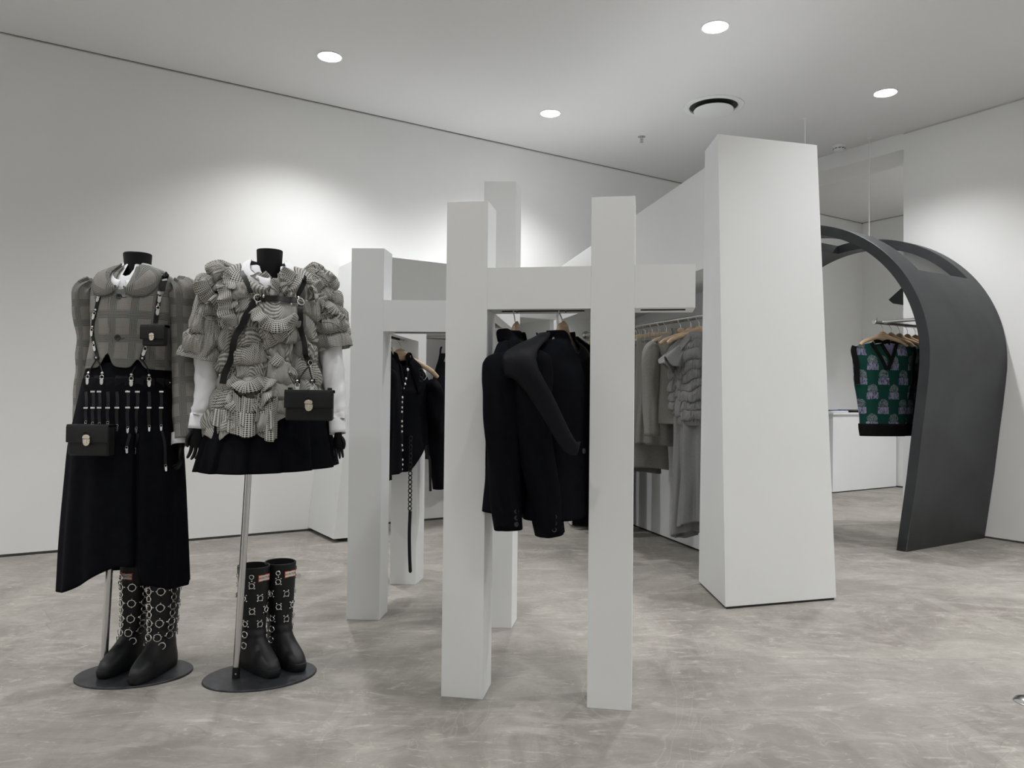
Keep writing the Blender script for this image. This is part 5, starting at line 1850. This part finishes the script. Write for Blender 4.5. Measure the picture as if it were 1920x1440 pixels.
mb = MB(); mb.tube(smooth_path([atY(798, 702, 3.97), atY(800, 705, 3.96), atY(797, 711, 3.96), atY(794, 712, 3.97)], 10), .0012, 6); obj('clear_loop', mb, 'clear', t, world=True)

# --- dark dress in the wall alcove and folded cloths on its shelf
pR = W(0, 5.50)
def on_wall_rail(px):
    a = ray(px, 640); s_ = 5.50 / a.dot(EV)
    q = a * s_
    return V(q.x, q.y, 1.512)
pd_ = on_wall_rail(850)
h = hanger('coat_hanger', 'hanger of the long black dress in the wall alcove', pd_, math.radians(70), half=.18, neck=.09)
t = thing('black_dress', 'long plain black dress in the wall alcove, seen past the front gate', 'dress', pd_, math.radians(30))
mb = ring_loft([(-.98, 0, 0, .24, .08), (-.6, 0, 0, .20, .08), (-.32, 0, 0, .165, .07), (-.18, 0, 0, .125, .055), (-.135, 0, 0, .118, .04)], 72, 40, fold=lambda th, b, z: .012 * math.sin(th * 7) * b)
obj('dress_body', mb, 'wool2', t, solid=.003)
for sx in (-1, 1):
    mb = MB(); mb.tube(smooth_path([V(sx * .115, 0, -.15), V(sx * .112, 0, -.10), V(sx * .10, .01, -.085)], 8), .008, 8); obj('shoulder_strap', mb, 'wool2', t)
def folded(name, label, c, ax_, w_, d_, n, hgt, mats, group=None, seed=0):
    t = thing(name, label, 'folded clothes', c, ax_, group)
    for k in range(n):
        mb = MB()
        zc = hgt * (k + .5)
        def fn(a, b):
            th = a * 2 * math.pi
            x = sgnpow(math.cos(th), .35) * w_ / 2 * (1 - .05 * abs(2 * b - 1) ** 3)
            y = sgnpow(math.sin(th), .35) * d_ / 2 * (1 - .05 * abs(2 * b - 1) ** 3)
            return V(x + .01 * nz(k * 3.1 + seed, 1, 1), y, zc - hgt / 2 + hgt * b + .004 * nz(x * 12, y * 12, k + seed))
        mb.grid(fn, 48, 6, True)
        n_ = 48
        top_ring = [fn(i / n_, 1.0) for i in range(n_)]
        mb.add(top_ring, [tuple(range(n_))])
        obj('folded_layer', mb, mats[k % len(mats)], t, angle=70)
    return t
folded('folded_cloths', 'stack of folded white cloths on the alcove shelf behind the gates', V(*(W(2.62, 5.58, SHELF_Z))), TH, .34, .24, 3, .013, ['shirt'])

# --- grey clothes on the rail of the side alcove
RZ = 1.536 + .0165
def railpt(px):
    # rail point under a pixel column, measured along the rail
    best = None
    for k in range(400):
        q = R0 + (R1 - R0) * (k / 399)
        d_ = q - V(0, 0, CAM_H)
        x = 960 + FOC * d_.dot(_R) / d_.dot(_fw)
        if best is None or abs(x - px) < best[0]:
            best = (abs(x - px), q)
    return V(best[1].x, best[1].y, RZ)
railang = math.atan2(rd.y, rd.x) + math.pi / 2      # shoulder axis across the rail
RA = railang - math.pi                               # local -y faces the near end
def zpx(q, py, dx=0):
    """height at which pixel row py meets the vertical through q"""
    d_ = (Vector(q) - V(0, 0, CAM_H)); 
    lo, hi = 0.0, 3.0
    for _ in range(30):
        m_ = (lo + hi) / 2
        dd = V(q.x, q.y, m_) - V(0, 0, CAM_H)
        y = 720 - FOC * dd.dot(_U) / dd.dot(_fw)
        if y > py: lo = m_
        else: hi = m_
    return lo
print('rail', R0, R1, 'angle', math.degrees(railang), [tuple(round(c, 2) for c in railpt(p)) for p in (1193, 1235, 1277, 1309)])
HA = math.radians(-4)     # the clothes hang turned a little towards the room
def skirt_h(name, label, px, topw, botw, py_t, py_b, mat, ang=0.0, dep=.03, pleats=5, cat='skirt', amp=.009, shift=0.0, group=None, hl=None, band=True):
    q = railpt(px)
    rot = ANG0 + ang
    bar_hanger('skirt_hanger', hl, q, rot, half=topw * 1.05, neck=.085)
    zt, zbm = zpx(q, py_t) - q.z, zpx(q, py_b) - q.z
    t = thing(name, label, cat, q, rot, group)
    keys = [(zbm, shift, 0, botw, dep * 1.5), ((zt + zbm) / 2, shift * .5, 0, (topw * .45 + botw * .55), dep * 1.3), (zt - .03, 0, 0, topw * 1.02, dep), (zt, 0, 0, topw, dep * .8)]
    mb = ring_loft(keys, 90, 50, fold=lambda th, b, z: amp * math.sin(th * pleats + px) * sstep(.05, 1, b) + amp * nz(math.cos(th) * 3, px, z * 3), uvs=(1.0, zt - zbm), hem=lambda th: zbm + .008 * math.sin(th * 2 + px))
    obj('skirt_body', mb, mat, t, solid=.002)
    if band:
        mb = ring_loft([(zt - .028, 0, 0, topw * 1.025, dep * 1.06), (zt + .002, 0, 0, topw * 1.01, dep * .9)], 60, 3, uvs=(.8, .03))
        obj('waistband', mb, mat, t, solid=.003)
    return t
ANG0 = math.atan2(-math.sin(math.radians(14)), math.cos(math.radians(14)))
def ruched_dress(label, px, py_t, py_g, py_b, mat, seed, w_=.15, ang=0.0, hl=''):
    q = railpt(px)
    rot = ANG0 + ang
    hanger('coat_hanger', hl, q, rot, half=.19, neck=.075, drop=.06)
    zt, zg, zbm = (zpx(q, y) - q.z for y in (py_t, py_g, py_b))
    t = thing('ruched_dress', label, 'dress', q, rot)
    keys = [(zg - .02, 0, 0, w_ * .92, .06), ((zt + zg) / 2, 0, 0, w_ * .88, .06), (zt - .12, 0, 0, w_ * .95, .06), (zt - .05, 0, 0, w_ * .75, .045), (zt, 0, 0, w_ * .5, .03)]
    mb = ruched_loft(keys, 300, 240, .046, 5, .070, seed, uvm=(1, .6), fade=lambda b, th: min(1, b * 8) * min(1, (1 - b) * 8 + .3))
    obj('gathered_bodice', mb, mat, t, solid=.002)
    k2_ = [(zbm, -.02, 0, w_ * .80, .05), ((zg + zbm) / 2, -.01, 0, w_ * .75, .055), (zg + .01, 0, 0, w_ * .82, .055)]
    mb = ring_loft(k2_, 140, 60, fold=lambda th, b, z: .016 * math.sin(th * 5 + seed + z * 2) + .012 * nz(math.cos(th) * 3 + seed, math.sin(th) * 3, z * 3), uvs=(1, .8), hem=lambda th: zbm + .03 * math.cos(th + 1))
    obj('skirt_body', mb, mat, t, solid=.002)
    for sx in (-1, 1):
        # folded flap sleeve standing out
        def fn(a, b):
            th = a * 2 * math.pi
            r0 = .025 + .036 * b
            c = V(sx * (w_ * .80 + .065 * b), -.03 - .06 * b, zt - .10 - .10 * b)
            return c + V(math.cos(th) * r0 * .75, math.sin(th) * r0, math.cos(th) * r0 * .55 * sx) + V(0, 0, .012 * math.sin(th * 3 + seed))
        mb = MB(); mb.grid(fn, 48, 16, True, (.3, .14)); obj('flared_sleeve', mb, mat, t, solid=.003)
        mb = MB()
        mb.grid(lambda a, b: V(sx * (w_ * .45 + .08 * b), -.055 - .02 * math.sin(a * 3.1), zt - .02 - .10 * b - .05 * a + .02 * math.sin(a * 6 + seed)), 20, 12)
        obj('shoulder_fold', mb, mat, t, solid=.003)
    return t
# far ruched dress (mostly hidden by the second front post)
ruched_dress('grey gathered dress at the far end of the grey clothes rail', 1186, 640, 780, 860, 'greyD', 3.0, .12, hl='wooden hanger at the far end of the grey clothes, next to the post')
skirt_h('grey_skirt', 'plain grey skirt, second visible from the far end of the rail', 1199, .105, .16, 640, 885, 'greyC', .10, hl='skirt hanger holding the darkest long skirt')
skirt_h('grey_skirt', 'long grey skirt, lowest hem of the wool skirts on the rail', 1211, .11, .17, 640, 878, 'greyB', .02, hl='skirt hanger with the low-hemmed grey skirt')
skirt_h('grey_skirt', 'light grey straight skirt panel in the middle of the rail', 1224, .10, .125, 634, 826, 'greyA', -.02, pleats=3, hl='skirt hanger of the light grey straight skirt')
skirt_h('grey_skirt', 'pleated grey skirt showing below the short one', 1238, .10, .155, 632, 834, 'greyB', .05, pleats=9, hl='skirt hanger of the pleated grey skirt')
skirt_h('grey_skirt', 'short grey skirt ending highest on the rail', 1250, .095, .115, 632, 768, 'greyA', .0, pleats=3, hl='skirt hanger of the shortest grey skirt')
q = railpt(1276)
hanger('coat_hanger', 'wooden hanger of the grey blazer among the grey clothes', q, ANG0, half=.19, neck=.070, drop=.06)
blazer('grey_blazer', 'grey wool blazer with a puffed sleeve on the clothes rail', q, ANG0 - .05, 'greyA', top=-.10, length=.58, half=.17, sl_len=.60, depth=.06, drop=.06, buttons=0, sleeve_fwd=-.03, slr=1.25, seedv=11)
ruched_dress('long grey gathered dress with flared sleeves, second from the pillar', 1296, 628, 770, 1003, 'greyD', 6.1, .105, hl='wooden hanger of the gathered dress second from the pillar')
ruched_dress('long grey gathered dress closest to the large pillar', 1311, 622, 790, 985, 'greyD', 9.4, .115, hl='wooden hanger of the gathered dress closest to the pillar')
# black trousers at the far end of the rail, seen between the front posts
for k, (px, yt, yb, lab, hl) in enumerate(((1099, 652, 972, 'black trousers farthest along the rail, beside the rail end', 'hanger of the farthest black trousers'),
                                         (1110, 650, 978, 'black pleated skirt hanging behind the wide-collared jacket', 'hanger of the black pleated skirt'),
                                         (1128, 648, 968, 'black trousers partly hidden by the second front post', 'hanger of the black trousers behind the post'),
                                         (1150, 648, 960, 'black skirt hidden by the second front post', 'hanger of the black skirt behind the post'))):
    skirt_h('black_trousers' if k % 2 == 0 else 'black_skirt', lab, px, .10, .13, yt, yb, 'wool', .5 - .1 * k, pleats=6, cat='trousers' if k % 2 == 0 else 'skirt', hl=hl, amp=.008)

# ================================================================== VESTS INSIDE THE ARCH
vR = 3.20
railz = 1.590
ra = atV(1639, 604, vR)
t = thing('wall_rail', 'chrome T-shaped clothes rail inside the black arch', 'clothes rail', W(5.7, vR, railz))
railz = ra.z
ua = ra.dot(EU)
mb = MB(); mb.tube([W(ua, vR, railz), W(U1 - .004, vR, railz)], .014, 16)
mb.lathe(W(ua, vR, railz), [(.015, -.003), (.017, 0), (.017, .006), (.014, .008)], 16, EU)
ro = obj('rail_tube', mb, 'chrome', t, world=True)
mb = MB(); mb.lathe(W(U1 - .003, vR, railz), [(.032, .0), (.032, -.008), (.016, -.014)], 20, EU); obj('wall_flange', mb, 'chrome', ro, world=True)
mb = MB(); mb.tube([W(ua + .10, vR, railz + .006), W(ua + .10, 2.905, railz + .006)], .012, 14); obj('cross_tube', mb, 'chrome', t, world=True)
mb = MB(); mb.tube([W(ua + .03, vR, railz), W(ua + .03, vR, railz + .035)], .004, 8); obj('end_stop', mb, 'chrome', t, world=True)
def vest(label, u, rot, group, hl):
    q = W(u, vR, railz + .014)
    hanger('coat_hanger', hl, q, rot, half=.185, neck=.078, drop=.055, group='hangers of the green vests', hook_r=.018)
    t = thing('knitted_vest', label, 'vest', q, rot, group)
    zt = -.145
    H = .60
    def sil(z):
        """half width at depth z below the shoulder"""
        k = [(0, .235), (.03, .245), (.10, .232), (.22, .222), (.27, .222), (.42, .195), (.56, .175), (.68, .178)]
        return lerp_keys(k, z)[0]
    def pt(a, z, front):
        x = (a * 2 - 1) * sil(z)
        u_ = abs(a * 2 - 1)
        th = .050 * math.sqrt(max(0, 1 - u_ ** 2.4)) * (0.35 + .65 * sstep(0, .15, z))
        wob = .006 * nz(x * 6, z * 5, 2) * (1 - u_)
        zz = zt - z - .045 * u_ ** 1.3 * (1 - sstep(.0, .45, z))
        return V(x, (-th - wob) if front else th, zz)
    for front in (True, False):
        mb = MB(); N_ = 80; M_ = 80
        vs = []; uv = []; keep = []
        for j in range(M_ + 1):
            z = H * j / M_
            for i in range(N_ + 1):
                a = i / N_
                p = pt(a, z, front); vs.append(p); uv.append((p.x + .026, -p.z + .012))
        fs = []
        for j in range(M_):
            for i in range(N_):
                a = (i + .5) / N_; z = H * (j + .5) / M_
                x = (a * 2 - 1) * sil(z)
                if front and abs(x) < .092 - z * .46: continue        # V neck
                if (not front) and abs(x) < .070 and z < .012: continue
                f_ = (j * (N_ + 1) + i, j * (N_ + 1) + i + 1, (j + 1) * (N_ + 1) + i + 1, (j + 1) * (N_ + 1) + i)
                fs.append(f_ if front else f_[::-1])
        mb.add(vs, fs, uv)
        obj('front_panel' if front else 'back_panel', mb, 'vest' if front else 'lilac', t, solid=.002)
    # ribs: neck V, armholes, hem
    for sx in (-1, 1):
        P = []
        for k in range(15):
            z = .205 * (1 - k / 14)
            x = sx * (.092 - z * .46)
            a = (x / sil(z) + 1) / 2
            P.append(pt(a, z, True) + V(sx * .008, -.002, 0))
        mb = MB(); ribbon(mb, P, [V(0, -1, 0)] * 15, .026, .004); obj('neck_rib', mb, 'rib', t)
        P = []
        for k in range(19):
            z = .30 * k / 18
            P.append(pt(.5 + sx * .47, z, True) + V(sx * .004, -.004, 0))
        mb = MB(); ribbon(mb, P, [V(sx * .5, -1, 0)] * 19, .036, .012); obj('armhole_rib', mb, 'rib', t)
    P = [pt(.18 + .64 * k / 10, 0, False) + V(0, -.006, .004) for k in range(3, 8)]
    mb = MB(); ribbon(mb, P, [V(0, -1, 0)] * 5, .030, .004); obj('neck_rib', mb, 'rib', t)
    mb = ring_loft([(zt - H - .080, 0, 0, .168, .045), (zt - H - .03, 0, 0, .176, .052), (zt - H + .008, 0, 0, .178, .053)], 60, 10, pw=.85)
    obj('hem_rib', mb, 'rib', t, solid=.004)
    # small neck label with a dark square
    mb = MB(); mb.box((0, .040, zt - .045), (.040, .002, .036)); lb = obj('neck_label', mb, 'print', t, bevel=.002)
    mb = MB(); mb.box((0, .0385, zt - .045), (.022, .001, .004)); obj('label_mark', mb, 'lilac', lb)
    return t
u0v = ua + .105
labs = ['green knitted vest with pale motifs and black ribbing, foremost on the rail inside the arch', 'green knitted vest hanging directly behind the foremost vest', 'third green vest back on the rail inside the arch', 'fourth green vest back on the rail inside the arch', 'green vest nearest the wall on the rail inside the arch']
hls = ['wooden hanger of the foremost green vest', 'wooden hanger of the second green vest', 'wooden hanger of the third green vest', 'wooden hanger of the fourth green vest', 'wooden hanger of the last green vest, half hidden by the arch']
for k in range(5):
    vest(labs[k], u0v + .105 * k, math.radians(8 + (0, 6, 4, 7, 5)[k]), 'green vests on the rail', hls[k])

# folded clothes on the far plinth
folded('folded_clothes', 'white and blue folded clothes at the left end of the far plinth', W(7.86, 5.42, .8995), TH, .34, .22, 3, .009, ['shirt', 'shirt', 'blue_cloth'], seed=1)
folded('folded_clothes', 'dark folded clothes on the far plinth beside the blue and white ones', W(8.28, 5.42, .8995), TH, .42, .24, 2, .015, ['wool2', 'greyC'], seed=2)
